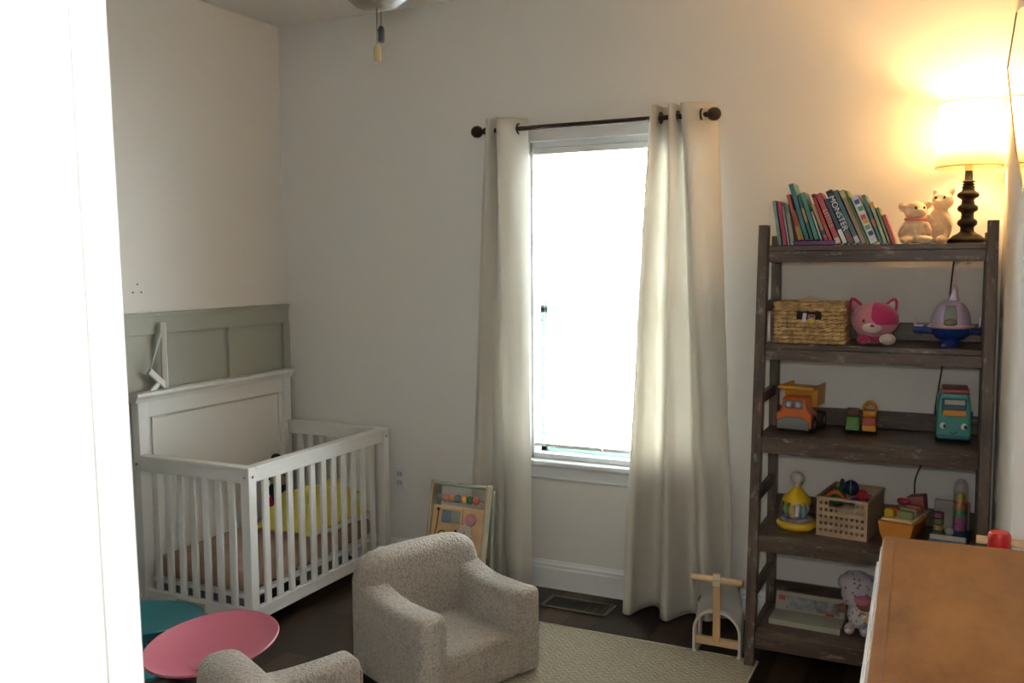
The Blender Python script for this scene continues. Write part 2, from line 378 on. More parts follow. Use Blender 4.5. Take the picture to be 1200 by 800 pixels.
# curtains: a sheet that hangs from a folded top line to a different folded hem
def smoothpath(P, n):
    out = []; m = len(P)-1
    for i in range(n+1):
        t = i/n*m; k = min(int(t), m-1); u = t-k
        p0, p1, p2, p3 = [Vector((*P[max(0, min(m, j))], 0)) for j in (k-1, k, k+1, k+2)]
        out.append(.5*((2*p1)+(-p0+p2)*u+(2*p0-5*p1+4*p2-p3)*u*u+(-p0+3*p1-3*p2+p3)*u**3))
    return out
def curtain(name, label, top, bot, ztop, zbot, grommets, rings):
    T = thing(name, label, 'curtain', ((top[0][0]+top[-1][0])/2, RY, 0)); off = T.location
    nu, nv = 150, 60; A = smoothpath(top, nu); B = smoothpath(bot, nu)
    b = MB(); g = []
    for j in range(nv+1):
        v = j/nv; e = v**.85; row = []
        for i in range(nu+1):
            p = A[i].lerp(B[i], e)
            z = ztop+(zbot-ztop)*v
            wz = .004*math.sin(i*.21+z*5)*v+.003*noise.noise(Vector((i*.05, z*3, 1)))*v*3
            row.append(b.b.verts.new((p.x-off.x, p.y-off.y+wz, z)))
        g.append(row)
    for j in range(nv):
        for i in range(nu):
            c = (g[j][i].co+g[j+1][i+1].co)/2+Vector((off.x, off.y, 0))
            b.b.faces.new((g[j][i], g[j][i+1], g[j+1][i+1], g[j+1][i]))
    o = b.build('curtain_panel', CURT, T, smooth=True)
    q = o.modifiers.new('solid', 'SOLIDIFY'); q.thickness = .0016
    # stitched header and hem bands sit on the cloth
    for zz in (ztop-.075, zbot+.09):
        v = (zz-ztop)/(zbot-ztop); e = v**.85; pts = []
        for i in range(0, nu+1, 2):
            p = A[i].lerp(B[i], e); pts.append((p.x-off.x, p.y-off.y-.0015, zz))
        MB().tube(pts, .0009, 5).build('hem_stitching', CURT, T)
    for (gx, gy) in grommets:
        MB().torus((gx-off.x, gy-off.y, RZ), .021, .0042, 'X', 24, 8).build('grommet', BRONZE, T, smooth=True)
    return T
curtain('curtain', 'off-white curtain panel on the left side of the window',
        [(1.262, -.050), (1.268, -.110), (1.285, -.138), (1.300, -.125), (1.305, -.060), (1.315, -.050), (1.325, -.075), (1.328, -.135), (1.345, -.140), (1.385, -.118), (1.425, -.080), (1.447, -.048)],
        [(1.120, -.050), (1.150, -.085), (1.185, -.10), (1.215, -.060), (1.245, -.06), (1.285, -.090), (1.315, -.095), (1.335, -.07), (1.350, -.105), (1.390, -.135), (1.435, -.130), (1.478, -.10)],
        2.165, .012, [(1.418, -.088), (1.329, -.10)], None)
curtain('curtain', 'off-white curtain panel on the right side of the window, flared at its hem',
        [(2.036, -.055), (2.040, -.120), (2.052, -.142), (2.066, -.125), (2.072, -.060), (2.092, -.046), (2.108, -.060), (2.116, -.125), (2.128, -.142), (2.142, -.120), (2.148, -.065), (2.158, -.075), (2.172, -.135), (2.215, -.128), (2.262, -.090), (2.298, -.048)],
        [(1.935, -.115), (1.950, -.190), (1.985, -.200), (2.005, -.130), (2.045, -.060), (2.085, -.085), (2.115, -.185), (2.150, -.205), (2.180, -.130), (2.215, -.075), (2.25, -.08), (2.285, -.130), (2.315, -.125), (2.345, -.08), (2.375, -.06), (2.402, -.075)],
        2.165, .012, [(2.249, -.100), (2.075, -.09), (2.117, -.09), (2.146, -.09)], None)

# wall outlet, screws
ol = thing('wall_outlet', 'white electrical outlet plate low on the wall beside the crib', 'outlet', (.703, -.001, .44))
MB().box((0, -.003, 0), (.072, .006, .115), bev=.003).build('cover_plate', plain('outlet_white', (.74, .75, .75), .4), ol)
for z in (.022, -.024):
    rc = MB().box((0, -.0065, z), (.034, .003, .028), bev=.001).build('receptacle', plain('receptacle', (.55, .56, .56), .4), ol)
    MB().box((-.007, -.0083, z+.003), (.002, .001, .009)).box((.007, -.0083, z+.003), (.002, .001, .009)).build('socket_slot', BLACKM, rc)
for i, (y, z) in enumerate(((-.975, 1.437), (-1.0, 1.402), (-.955, 1.402))):
    tag(MB().cyl((0, y, z), (.004, y, z), .0045, .003, seg=10).build('wall_screw', plain('screw_grey', (.22, .2, .18), .5, .5)), 'small grey screw left in the wall above the wainscot, ' + ('upper one of the three', 'lower left one of the three', 'lower right one of the three')[i], 'screw', 'screws left in the wall')

# floor register
vent = thing('floor_vent', 'brown metal floor register in the planks below the window', 'vent', (1.735, -.172, 0))
vm = plain('vent_brown', (.095, .07, .048), .45, metal=.3)
b = MB()
for s in (-1, 1): b.box((0, s*.064, .003), (.31, .018, .006)); b.box((s*.146, 0, .003), (.018, .146, .006))
b.build('vent_frame', vm, vent, bev=.0015)
b = MB()
for k in range(22): b.box((-.132+k*.01257, 0, .0025), (.004, .112, .004))
b.box((0, 0, .0006), (.28, .112, .001)); b.build('vent_grille', plain('vent_dark', (.02, .014, .011), .5, .3), vent)

# rug
rug = thing('area_rug', 'cream woven rug with a chevron texture under the armchairs', 'rug', (1.98, -1.42, 0))
MB().box((0, 0, .004), (1.18, 2.0, .006), bev=.002).build('rug_field', rug_mat(), rug)
b = MB()
for s in (-1, 1): b.tube([(s*.59, -1.0, .0045), (s*.59, 1.0, .0045)], .0045, 6); b.tube([(-.59, s*1.0, .0045), (.59, s*1.0, .0045)], .0045, 6)
b.build('rug_binding', plain('rug_edge', (.42, .38, .30), .9), rug)

# ------------------------------------------------------------------ ceiling fan (light bowl and pull chains show)
fan = thing('ceiling_fan', 'ceiling fan with a frosted light bowl and two pull chains', 'ceiling fan', (1.69, -1.6, 0))
MB().lathe([(0, H), (.075, H), (.07, H-.03), (.03, H-.05), (.0, H-.05)], seg=28).build('canopy', BRONZE, fan, smooth=True)
MB().cyl((0, 0, H-.2), (0, 0, H-.04), .013).build('downrod', BRONZE, fan, smooth=True)
MB().lathe([(0, 2.56), (.05, 2.56), (.11, 2.53), (.12, 2.49), (.11, 2.44), (.06, 2.41), (.055, 2.37), (0, 2.37)], seg=36).build('motor', BRONZE, fan, smooth=True)
MB().lathe([(.105, 2.375), (.115, 2.365), (.112, 2.33), (.095, 2.285), (.06, 2.256), (.02, 2.246), (0, 2.245)], seg=40).build('light_bowl', plain('frosted_amber_glass', (.16, .125, .08), .5), fan, smooth=True)
for k in range(5):
    a = 2*PI*k/5+.35; b = MB()
    b.prism([(.11, -.02), (.16, -.05), (.52, -.065), (.60, -.04), (.60, .04), (.52, .065), (.16, .05), (.11, .02)], 2.50, 2.508, 'Z')
    b.move(Matrix.Rotation(a, 4, 'Z')); b.build('fan_blade', plain('walnut_blade', (.12, .07, .04), .4), fan)
def chain(x, y, z0, z1, mat, h):
    b = MB(); b.cyl((x, y, z1+h), (x, y, z0), .0012, seg=6)
    zz = z1+h
    while zz < z0: b.ell((x, y, zz), (.0019, .0019, .0019), u=6, v=4); zz += .006
    p = b.build('pull_chain', plain('chain_bronze', (.10, .07, .045), .4, .5), fan)
    MB().lathe([(0, 0), (.009, .001), (.0105, .006), (.0105, h*.8), (.006, h), (0, h)], (x, y, z1), 14).build('pendant', mat, p, smooth=True)
chain(-.004, .03, 2.36, 2.160, BLACKM, .046); chain(.012, -.015, 2.36, 2.096, plain('aged_brass', (.42, .33, .16), .45, .3), .046)

# ------------------------------------------------------------------ crib
CX0, CX1, CY0, CY1 = .045, .67, -1.06, -.055
crib = thing('crib', 'white slatted wooden baby crib with a tall solid headboard', 'crib', (CX0, CY0, 0)); W = CX1-CX0; L = CY1-CY0
hb = MB()
hb.box((.0, .03, .47), (.045, .055, .92)); hb.box((.0, L-.03, .47), (.045, .055, .92))
hb.box((0, L/2, .905), (.032, L-.1, .09)); hb.box((0, L/2, .15), (.032, L-.1, .10)); hb.box((-.003, L/2, .52), (.016, L-.1, .70))
HB = hb.build('headboard', WHITE, crib, bev=.003)
b = MB(); b.prism([(-.022, .93), (.024, .93), (.028, .943), (.040, .958), (.040, .972), (-.022, .972)], -.012, L+.012, 'Y'); b.build('headboard_cap', WHITE, HB)
b = MB(); z0, z1 = .20, .862
b.prism([(.006, z0), (.016, z0), (.006, z0+.012)], .085, L-.085, 'Y'); b.prism([(.006, z1), (.016, z1), (.006, z1-.012)], .085, L-.085, 'Y')
b.box((.010, .088, (z0+z1)/2), (.008, .008, z1-z0)); b.box((.010, L-.088, (z0+z1)/2), (.008, .008, z1-z0)); b.build('panel_molding', WHITE, HB)
for y in (.02, L-.02): MB().box((W-.02, y, .352), (.045, .045, .704), bev=.003).build('corner_post', WHITE, crib)
def rail(p0, p1, z, h, t, cap=False, nm='top_rail'):
    c = ((p0[0]+p1[0])/2, (p0[1]+p1[1])/2, z); lx, ly = abs(p1[0]-p0[0]), abs(p1[1]-p0[1]); b = MB()
    d = (lx or t, ly or t, h); b.box(c, d)
    if cap: b.box((c[0], c[1], z+h/2+.006), (lx+.0 or t+.016, ly or t+.016, .014))
    return b.build(nm, WHITE, crib, bev=.003)
fx = W-.02
rail((fx, .042), (fx, L-.042), .665, .055, .030, True); rail((fx, .042), (fx, L-.042), .085, .055, .026, nm='bottom_rail')
for y in (.02, L-.02):
    rail((.02, y), (fx-.02, y), .665, .055, .030, True); rail((.02, y), (fx-.02, y), .085, .055, .026, nm='bottom_rail')
s0 = MB().box((fx, 0, .375), (.014, .034, .53), bev=.003).build('slat', WHITE, crib)
N = 11; ys = [.042+(L-.084)*(k+1)/(N+1) for k in range(N)]
s0.location.y = ys[0]
for y in ys[1:]:
    c = s0.copy(); COL.objects.link(c); c.location.y = y
s1 = MB().box((0, 0, .375), (.034, .014, .53), bev=.003).build('slat', WHITE, crib); N2 = 7
first = True
for y in (.02, L-.02):
    for k in range(N2):
        x = .02+(fx-.04)*(k+1)/(N2+1)
        if first: c = s1; first = False
        else: c = s1.copy(); COL.objects.link(c)
        c.location = (x, y, 0)
b = MB()
for y in (.02, L-.02):
    for z in (.665, .085): b.cyl((W+.001, y, z), (W+.0045, y, z), .006, seg=12)
for z in (.665, .085): b.cyl((W-.02, -.0035, z), (W-.02, .0, z), .006, seg=12); b.cyl((.0, -.0005, z), (.0, .004, z), .006, seg=12)
b.build('bolt', CHROME, crib)
b = MB(); b.box((W/2-.02, .05, .150), (W-.09, .022, .018)); b.box((W/2-.02, L-.05, .150), (W-.09, .022, .018)); b.box((.055, L/2, .150), (.022, L-.08, .018)); b.box((fx-.045, L/2, .150), (.022, L-.08, .018))
for k in range(8): b.box((W/2-.02, .1+k*(L-.2)/7, .148), (W-.1, .03, .008))
b.build('mattress_support', WHITE, crib)
MB().box((.28, .0055, .086), (.16, .002, .026)).build('rating_label', plain('paper_label', (.50, .49, .46), .7), crib)
SHEET = plain('tan_sheet', (.37, .245, .18), .9, bump=.25, bscale=30, var=.12, vscale=9)
mt = thing('crib_mattress', 'crib mattress with a tan brown fitted sheet inside the crib', 'mattress', (CX0+W/2-.018, CY0+L/2, .161))
b = MB(); b.box((0, 0, .045), (W-.115, L-.09, .09), bev=.028, seg=4); b.build('fitted_sheet', SHEET, mt, smooth=True)
b = MB(); pts = []
for i in range(64):
    a = 2*PI*i/64; cx = math.copysign(abs(math.cos(a))**.2, math.cos(a)); cy = math.copysign(abs(math.sin(a))**.2, math.sin(a)); pts.append((cx*(W-.113)/2, cy*(L-.088)/2, .012+.002*math.sin(i*2.3)))
b.tube(pts, .004, 6, True).build('elastic_hem', SHEET, mt, smooth=True)
# crumpled yellow blanket: a heaped height field with a turned-up white hem
def heap(nx, ny, sx, sy, f, name, mat, parent, thick=.008):
    b = MB(); g = []
    for j in range(ny+1):
        row = []
        for i in range(nx+1):
            x, y = (i/nx-.5)*sx, (j/ny-.5)*sy; row.append(b.b.verts.new(f(x, y)))
        g.append(row)
    for j in range(ny):
        for i in range(nx): b.b.faces.new((g[j][i], g[j][i+1], g[j+1][i+1], g[j+1][i]))
    o = b.build(name, mat, parent, smooth=True, angle=180)
    q = o.modifiers.new('solid', 'SOLIDIFY'); q.thickness = thick; q.offset = 1
    q = o.modifiers.new('sub', 'SUBSURF'); q.levels = q.render_levels = 1
    return o
bk = thing('baby_blanket', 'crumpled yellow blanket heaped on the crib mattress', 'blanket', (.415, -.335, .252))
def bf(x, y):
    ed = min(1, (.5-abs(x)/.40)*5)*min(1, (.5-abs(y)/.50)*5); ed = max(0, ed)
    n1 = noise.noise(Vector((x*7, y*5, 3))); n2 = abs(noise.noise(Vector((x*14, y*9, 9))))
    hgt = .005+ed*(.075+.075*math.exp(-((y-.05)/.16)**2)+.05*n1+.05*n2)
    return Vector((x*(1+.12*n1)+.02*math.sin(y*12), y+.02*n2, max(.002, hgt)))
YB = plain('yellow_fleece', (.66, .56, .11), .95, sheen=.3, bump=.3, bscale=150, var=.12, vscale=5)
heap(60, 70, .36, .46, bf, 'blanket_fabric', YB, bk)
b = MB(); pts = []
for i in range(60):
    y = -.21+.40*i/59; x = .168+.015*math.sin(y*14); pts.append((x, y, .022+.008*math.sin(y*25)))
b.tube(pts, .012, 8).build('blanket_binding', plain('cream_satin', (.74, .70, .58), .5), bk, smooth=True)
heap(20, 26, .13, .22, lambda x, y: Vector((x+.07, y+.09, .118+.05*noise.noise(Vector((x*9, y*9, 5)))+.03*math.cos(x*14)-.9*(x*x+y*y*.6))), 'patterned_patch', plain('golden_fleece', (.68, .45, .05), .95, var=.2), bk, .006)
# generic soft doll
dl = thing('soft_doll', 'soft doll with black hair and red clothes sitting in the crib corner', 'doll', (.140, -.26, .252))
DB = plain('doll_black', (.012, .011, .014), .9)
b = MB(); b.ell((0, 0, .065), (.055, .05, .065)); b.ell((.05, -.04, .025), (.05, .024, .024)); b.ell((.05, .04, .025), (.05, .024, .024)); b.build('body', plain('doll_red', (.42, .015, .03), .9), dl, remesh=.005)
b = MB(); b.ell((0, 0, .125), (.058, .052, .045)); b.ell((.03, -.06, .10), (.05, .018, .018), (0, .4, -.5)); b.ell((.03, .06, .10), (.05, .018, .018), (0, .4, .5)); b.build('jacket', DB, dl, remesh=.005)
hd = MB().ell((.005, 0, .205), (.055, .052, .058)).build('head', plain('doll_skin', (.55, .35, .26), .8), dl, smooth=True)
MB().ell((-.012, 0, .222), (.056, .057, .056)).ell((-.01, 0, .292), (.028, .026, .022)).build('hair', DB, hd, remesh=.005)
MB().ell((.056, -.02, .213), (.004, .005, .007)).ell((.056, .02, .213), (.004, .005, .007)).build('eye', BLACKM, hd, smooth=True)
for (x0, y0, sx, sy, lab) in ((.22, -.80, .30, .40, 'grey fabric storage bin under the door end of the crib'), (.30, -.28, .30, .30, 'grey fabric storage bin under the window end of the crib')):
    t = thing('storage_bin', lab, 'bin', (x0, y0, 0), 0, 'bins under the crib'); FB = plain('grey_blue_fabric', (.20, .22, .25), .9, bump=.2, bscale=300)
    b = MB(); h = .125
    for s in (-1, 1): b.box((s*sx/2, 0, h/2), (.006, sy, h)); b.box((0, s*sy/2, h/2), (sx, .006, h))
    b.box((0, 0, .003), (sx, sy, .006)); b.build('bin_body', FB, t, bev=.002)
    MB().tube([(sx/2+.004, -.04, h-.035), (sx/2+.016, -.02, h-.05), (sx/2+.016, .02, h-.05), (sx/2+.004, .04, h-.035)], .004).build('strap_handle', FB, t, smooth=True)
# small white wooden easel on the headboard cap
es = thing('wooden_easel', 'small white wooden prop with a diagonal strut standing on the headboard', 'easel', (.050, -.885, .972))
MB().box((0, 0, .148), (.022, .026, .296), (0, 0, .75), bev=.002).build('upright', WHITE, es)
MB().box((-.0, -.046, .05), (.016, .115, .026), (-.72, 0, 0), bev=.002).build('strut', WHITE, es)
MB().box((-.004, -.050, .018), (.014, .075, .020), (.65, 0, 0), bev=.002).build('foot', WHITE, es)
MB().cyl((0, -.008, .26), (-.004, -.078, .092), .003, seg=8).build('cord', plain('cord_white', (.7, .74, .74), .8), es)

# ------------------------------------------------------------------ toddler armchairs
def armchair(loc, rz, label):
    t = thing('toddler_armchair', label, 'armchair', loc, rz, 'boucle toddler armchairs')
    D, Wd = .48, .54
    def soft(b, name, bev=.04):
        bmesh.ops.recalc_face_normals(b.b, faces=b.b.faces[:])
        o = b.build(name, BOUCLE, t)
        q = o.modifiers.new('bevel', 'BEVEL'); q.width = bev; q.segments = 5; q.limit_method = 'ANGLE'; q.angle_limit = math.radians(60)
        q = o.modifiers.new('remesh', 'REMESH'); q.mode = 'VOXEL'; q.voxel_size = .008; q.use_smooth_shade = True
        q = o.modifiers.new('smooth', 'SMOOTH'); q.iterations = 8; q.factor = .6
        return o
    # backrest: rounded slab with a crowned top line
    b = MB(); n = 26; prof = []
    for i in range(n+1):
        y = -Wd/2+Wd*i/n; e = abs(y)/(Wd/2); top = .455*(1-.03*e*e)
        if e > .62: top -= .085*(1-math.sqrt(max(0, 1-((e-.62)/.38)**2)))
        prof.append((y, top))
    poly = [(y, z) for y, z in prof]+[(Wd/2, .004), (-Wd/2, .004)]
    b.prism(poly, -D/2, -D/2+.125, 'X')
    o = soft(b, 'backrest', .046)
    # arms: rounded slabs that rise a little where they meet the backrest
    for s in (-1, 1):
        pr = [(D/2, .004), (D/2, .325)]
        for k in range(1, 13):
            u = k/12; pr.append((D/2-(D-.06)*u, .325-.010*math.sin(u*PI)+.045*max(0, u-.5)**2*4))
        pr.append((-D/2+.06, .004)); b = MB()
        y0 = s*Wd/2; y1 = s*(Wd/2-.115)
        b.prism(pr, min(y0, y1), max(y0, y1), 'Y'); o = soft(b, 'armrest', .034)
        MB().tube([(D/2-.001, s*(Wd/2-.104), .03), (D/2-.001, s*(Wd/2-.104), .28), (D/2-.010, s*(Wd/2-.098), .306), (D/2-.06, s*(Wd/2-.098), .320)], .0028, 6).build('seam', BOUCLE, o, smooth=True)
    b = MB(); b.box((.058, 0, .088), (D-.122, Wd-.20, .168)); soft(b, 'seat', .018)
    b = MB(); b.tube([(D/2+.001, -.16, .15), (D/2+.001, .16, .15)], .0025, 6); b.build('seam', BOUCLE, t, smooth=True)
    return t
armchair((1.531, -.989, .0072), math.radians(-24), 'cream boucle toddler armchair facing right, standing whole on the rug')
armchair((1.655, -1.925, .0072), math.radians(62.6), 'cream boucle toddler armchair cut off by the bottom edge, back to the camera')

# ------------------------------------------------------------------ pink and teal dish seats
def dish(loc, nrm, sq, rot, r, col, label, zc):
    t = thing('dish_seat', label, 'stool', (loc[0], loc[1], 0), 0, 'round plastic dish seats')
    q = Vector(nrm).normalized().to_track_quat('Z', 'Y').to_matrix().to_4x4() @ Matrix.Rotation(rot, 4, 'Z')
    pr = [(0, -.070), (.35*r, -.066), (.7*r, -.042), (.93*r, -.010), (r, 0), (r*1.012, .004), (r*.995, .008), (r*.955, .002), (.9*r, -.008), (.68*r, -.032), (.35*r, -.053), (0, -.058)]
    pm = plain('plastic_'+col[0], col[1], .45)
    MB().lathe(pr, (0, 0, zc), 64, q, sq).build('dish', pm, t, smooth=True, angle=60)
    MB().lathe([(0, 0), (.13, 0), (.135, .012), (.11, .03), (.05, .06), (.04, .12), (.05, zc-.075), (.08, zc-.055), (0, zc-.055)], (0, 0, 0), 36).build('pedestal', pm, t, smooth=True)
dish((1.074, -1.697), (.02, -.095, 1), (.87, 1), 1.2-PI/2, .222, ('pink', (.50, .13, .185)), 'pink round plastic dish seat in front of the crib', .3)
dish((.470, -1.478), (-.044, .112, 1), (1, 1), 0, .25, ('teal', (.03, .21, .25)), 'teal round plastic dish seat beside the doorway side of the crib', .2)

# ------------------------------------------------------------------ wooden activity board
ab = thing('activity_board', 'wooden toddler activity board with bead row, gears and mirror flap', 'toy', (1.175, -.20, 0))
SG = plain('sage_paint_toy', (.30, .33, .25), .5)
lean_b = math.atan2(.115, .50)
def onb(b): return b.move(Matrix.Translation((0, -.125, .004)) @ Matrix.Rotation(-lean_b, 4, 'X'))
for s in (-1, 1): onb(MB().box((s*.143, 0, .26), (.013, .05, .52), bev=.002)).build('side_frame', woodm('pine_green', (.38, .31, .21), (.48, .40, .28), (20, 20, 2), .5, bump=.1), ab)
onb(MB().cyl((-.137, 0, .506), (.137, 0, .506), .009)).build('top_bar', SG, ab, smooth=True)
onb(MB().box((0, 0, .206), (.272, .012, .40), bev=.002)).build('play_panel', woodm('birch_panel', (.62, .38, .18), (.74, .49, .26), (3, 20, 3), .45, bump=.05), ab)
onb(MB().cyl((-.137, 0, .443), (.137, 0, .443), .0035)).build('bead_rod', PINE, ab, smooth=True)
for k, c in enumerate(((.16, .24, .22), (.62, .24, .14), (.55, .24, .08), (.15, .20, .27), (.62, .29, .06), (.02, .09, .045), (.62, .16, .09))):
    onb(MB().lathe([(0, -.0155), (.010, -.0150), (.0175, -.008), (.019, 0), (.0175, .008), (.010, .0150), (0, .0155)], (-.107+k*.0315, 0, .443), 20, Matrix.Rotation(PI/2, 4, 'Y'))).build('bead', plain('bead%d' % k, c, .45), ab, smooth=True)
def gear(x, z, r, n, mat, yo=-.012):
    pts = []
    for i in range(n*4):
        a = 2*PI*i/(n*4); rr = r*(1.0 if i % 4 in (0, 1) else .78); pts.append((x+rr*math.cos(a), z+rr*math.sin(a)))
    g = onb(MB().prism(pts, yo-.006, yo, 'Y')).build('gear', mat, ab, bev=.001)
    onb(MB().cyl((x, yo-.010, z), (x, yo-.005, z), .006, seg=12)).build('gear_hub', PINE, g)
gear(.072, .356, .030, 14, plain('gear_pink', (.50, .22, .26), .5)); gear(.048, .297, .038, 12, plain('gear_cream', (.70, .68, .58), .5)); gear(.064, .238, .033, 10, plain('gear_rust', (.38, .12, .04), .5))
fr = onb(MB().box((-.033, -.010, .394), (.118, .010, .010)).box((-.033, -.010, .323), (.118, .010, .010)).box((-.087, -.010, .358), (.010, .010, .064)).box((.021, -.010, .358), (.010, .010, .064))).build('flap_frame', PINE, ab, bev=.001)
onb(MB().box((-.060, -.009, .359), (.052, .004, .060))).build('sliding_door', plain('dusty_blue', (.14, .20, .26), .5), ab)
onb(MB().box((-.008, -.008, .359), (.052, .002, .060))).build('mirror', plain('toy_mirror', (.42, .47, .40), .15, .5), ab)
DW = plain('groove_brown', (.10, .045, .015), .7)
onb(MB().tube([(-.103, -.0075, .385), (-.108, -.0075, .31), (-.118, -.0075, .225)], .003, 6)).build('groove', DW, ab)
onb(MB().tube([(-.075+.026*math.cos(a), -.0075,   .262+.03*math.sin(a)) for a in [PI*k/10 for k in range(11)]], .003, 6).tube([(-.003, -.0075, .293), (-.004, -.0075, .23)], .003, 6)).build('groove', DW, ab)
for x, z in ((-.103, .388), (-.003, .296)): onb(MB().lathe([(0, 0), (.006, 0), (.0075, .008), (.005, .012), (0, .012)], (x, -.006, z), 14, Matrix.Rotation(PI/2, 4, 'X'))).build('knob', BLACKM, ab, smooth=True)
onb(MB().cyl((-.120, -.006, .235), (-.120, -.02, .235), .018)).build('knob', plain('knob_grey', (.16, .2, .2), .5), ab)
b = MB()
for s in (-1, 1): b.box((s*.143, .004, .235), (.013, .03, .49), (-.10, 0, 0))
b.box((0, .012, .10), (.28, .012, .12), (-.10, 0, 0)); b.build('rear_frame', SG, ab, bev=.002)

# ------------------------------------------------------------------ wooden T-handle toy with canvas hood
wk = thing('wooden_doll_stroller', 'wooden toy with a T-shaped handle and grey canvas hood beside the bookshelf', 'toy', (2.415, -.39, 0))
HOOP = plain('hoop_white_ply', (.60, .56, .50), .5)
b = MB(); pts = [(-.088, -.03, .0), (-.088, -.03, .085)]+[(-.088*math.cos(PI*k/14), -.03, .10+.078*math.sin(PI*k/14)) for k in range(15)]+[(.088, -.03, .085), (.088, -.03, .0)]
b2 = MB(); A = []
for i, p in enumerate(pts):
    p = Vector(p); t = Vector(pts[min(i+1, len(pts)-1)])-Vector(pts[max(i-1, 0)]); t.normalize(); nn = Vector((-t.z, 0, t.x))
    A.append([b2.b.verts.new(p+nn*a*.005+Vector((0, c*.018, 0))) for a, c in ((-1, -1), (1, -1), (1, 1), (-1, 1))])
for i in range(len(A)-1):
    for k in range(4): b2.b.faces.new((A[i][k], A[i][(k+1) % 4], A[i+1][(k+1) % 4], A[i+1][k]))
b2.b.faces.new(A[0][::-1]); b2.b.faces.new(A[-1]); b2.build('hoop', HOOP, wk, bev=.001)
for s in (-1, 1): MB().box((s*.082, .03, .08), (.010, .03, .16)).box((s*.082, .0, .008), (.010, .095, .016)).build('side_frame', HOOP, wk, bev=.002)
MB().box((0, -.045, .195), (.028, .014, .27), bev=.002).build('handle_post', PINE, wk)
MB().cyl((-.098, -.045, .305), (.098, -.045, .305), .0125, seg=18).build('handle_bar', BEECH, wk, smooth=True)
MB().box((0, -.0535, .306), (.030, .006, .045), bev=.001).build('handle_cap', plain('pale_wood', (.72, .62, .48), .5), wk)
MB().box((0, -.03, .055), (.166, .020, .030), bev=.002).build('cross_rail', BEECH, wk)
b = MB(); g = []
for j in range(13):
    v = j/12; row = []
    for i in range(21):
        a = PI*i/20; wv = .088*(1-.10*v) if v < .9 else .079
        ztop = .100+.078*math.sin(a); z = ztop*(1-v)+.292*v
        row.append(b.b.verts.new((-wv*math.cos(a), -.020-.012*v+.03*math.sin(v*PI), z)))
    g.append(row)
for j in range(12):
    for i in range(20): b.b.faces.new((g[j][i], g[j][i+1], g[j+1][i+1], g[j+1][i]))
o = b.build('canvas_hood', cloth('grey_canvas', (.40, .385, .345), .1, 500), wk, smooth=True); q = o.modifiers.new('s', 'SOLIDIFY'); q.thickness = .004
MB().tube([(-.062, -.0485, .235), (-.070, -.046, .215)], .004, 6).build('leather_tab', plain('leather_brown', (.06, .03, .015), .5), wk)

# ------------------------------------------------------------------ bookshelf
SX0, SX1 = 2.528, 3.330
sh = thing('bookshelf', 'dark distressed wooden ladder bookshelf with five shelves', 'bookshelf', ((SX0+SX1)/2, -.2, 0)); ox, oy = (SX0+SX1)/2, -.2
ZS = [1.578, 1.213, .866, .497, .132]; FYs = [-.318, -.345, -.392, -.425, -.455]
pw = .036; zt = 1.655
def front_y(z): return -.452+(.150)*z/1.655
for x in (SX0+pw/2, SX1-pw/2):
    b = MB(); y0, y1 = front_y(0)-oy, front_y(zt)-oy
    b.prism([(y0-.022, .001), (y0+.022, .001), (y1+.022, zt), (y1-.022, zt)], x-ox-pw/2, x-ox+pw/2, 'X'); b.build('front_post', SHELFV, sh, bev=.002)
    MB().box((x-ox+(0.002 if x < ox else -.002), -.045-oy, .81), (pw, .04, 1.62), bev=.002).build('rear_post', SHELFV, sh)
for i, (z, fy) in enumerate(zip(ZS, FYs)):
    x0, x1 = SX0+pw+.001-ox, SX1-pw-.001-ox; yb = -.022
    bo = MB().box(((x0+x1)/2, (fy+yb)/2-oy, z-.010), (x1-x0, yb-fy, .020), bev=.002).build('shelf_board', SHELFH, sh)
    MB().box(((x0+x1)/2, fy+.009-oy, z-.041), (x1-x0, .016, .042), bev=.002).build('apron', SHELFH, bo)
    if i: MB().box(((x0+x1)/2, yb-.010-oy, z+.035), (x1-x0, .014, .068), bev=.002).build('back_ledge', SHELFH, bo)
    for x in (SX0+pw/2, SX1-pw/2):
        y0 = front_y(z)+.02; MB().box((x-ox, (y0-.06)/2-oy, z-.030), (.022, -.06-y0, .038), bev=.002).build('side_rail', SHELFY, sh)
        if i: MB().box((x-ox, (y0-.06)/2-oy, z+.135), (.022, -.06-y0, .040), bev=.002).build('side_rail', SHELFY, sh)

# ------------------------------------------------------------------ table lamp
LX, LY, LZ = 3.232, -.150, ZS[0]
lp = thing('table_lamp', 'lit table lamp with a white drum shade and turned black base on the bookshelf', 'lamp', (LX, LY, LZ))
BLK = plain('ebonised_wood', (.006, .0035, .0025), .45, spec=.25, var=.4, vscale=30)
pr = [(0, 0), (.064, 0), (.066, .010), (.064, .016), (.054, .022), (.046, .030), (.034, .036), (.028, .044), (.026, .056), (.029, .062), (.038, .068), (.040, .076), (.036, .084), (.026, .090), (.024, .104), (.026, .112), (.038, .118), (.041, .126), (.038, .135), (.027, .141), (.024, .155), (.027, .160), (.041, .166), (.044, .174), (.040, .182), (.027, .188), (.023, .196), (.026, .203), (.019, .207), (.026, .212), (.018, .217), (.028, .222), (.014, .227), (.012, .262), (0, .262)]
pr = [(r_*(.84 if .04 < z_ < .225 else 1), z_) for r_, z_ in pr]
MB().lathe(pr, seg=36).build('lamp_base', BLK, lp, smooth=True, angle=60)
MB().cyl((0, 0, .26), (0, 0, .315), .014).build('socket', BRASS, lp, smooth=True)
shd = cloth('lamp_shade_fabric', (.95, .93, .82), .74, 300, .05)
b = MB(); r0, r1, z0, z1 = .112, .101, .272, .500
b.lathe([(r0, z0), (r1, z1)], seg=56); o = b.build('lamp_shade', shd, lp, smooth=True)
q = o.modifiers.new('s', 'SOLIDIFY'); q.thickness = .0012
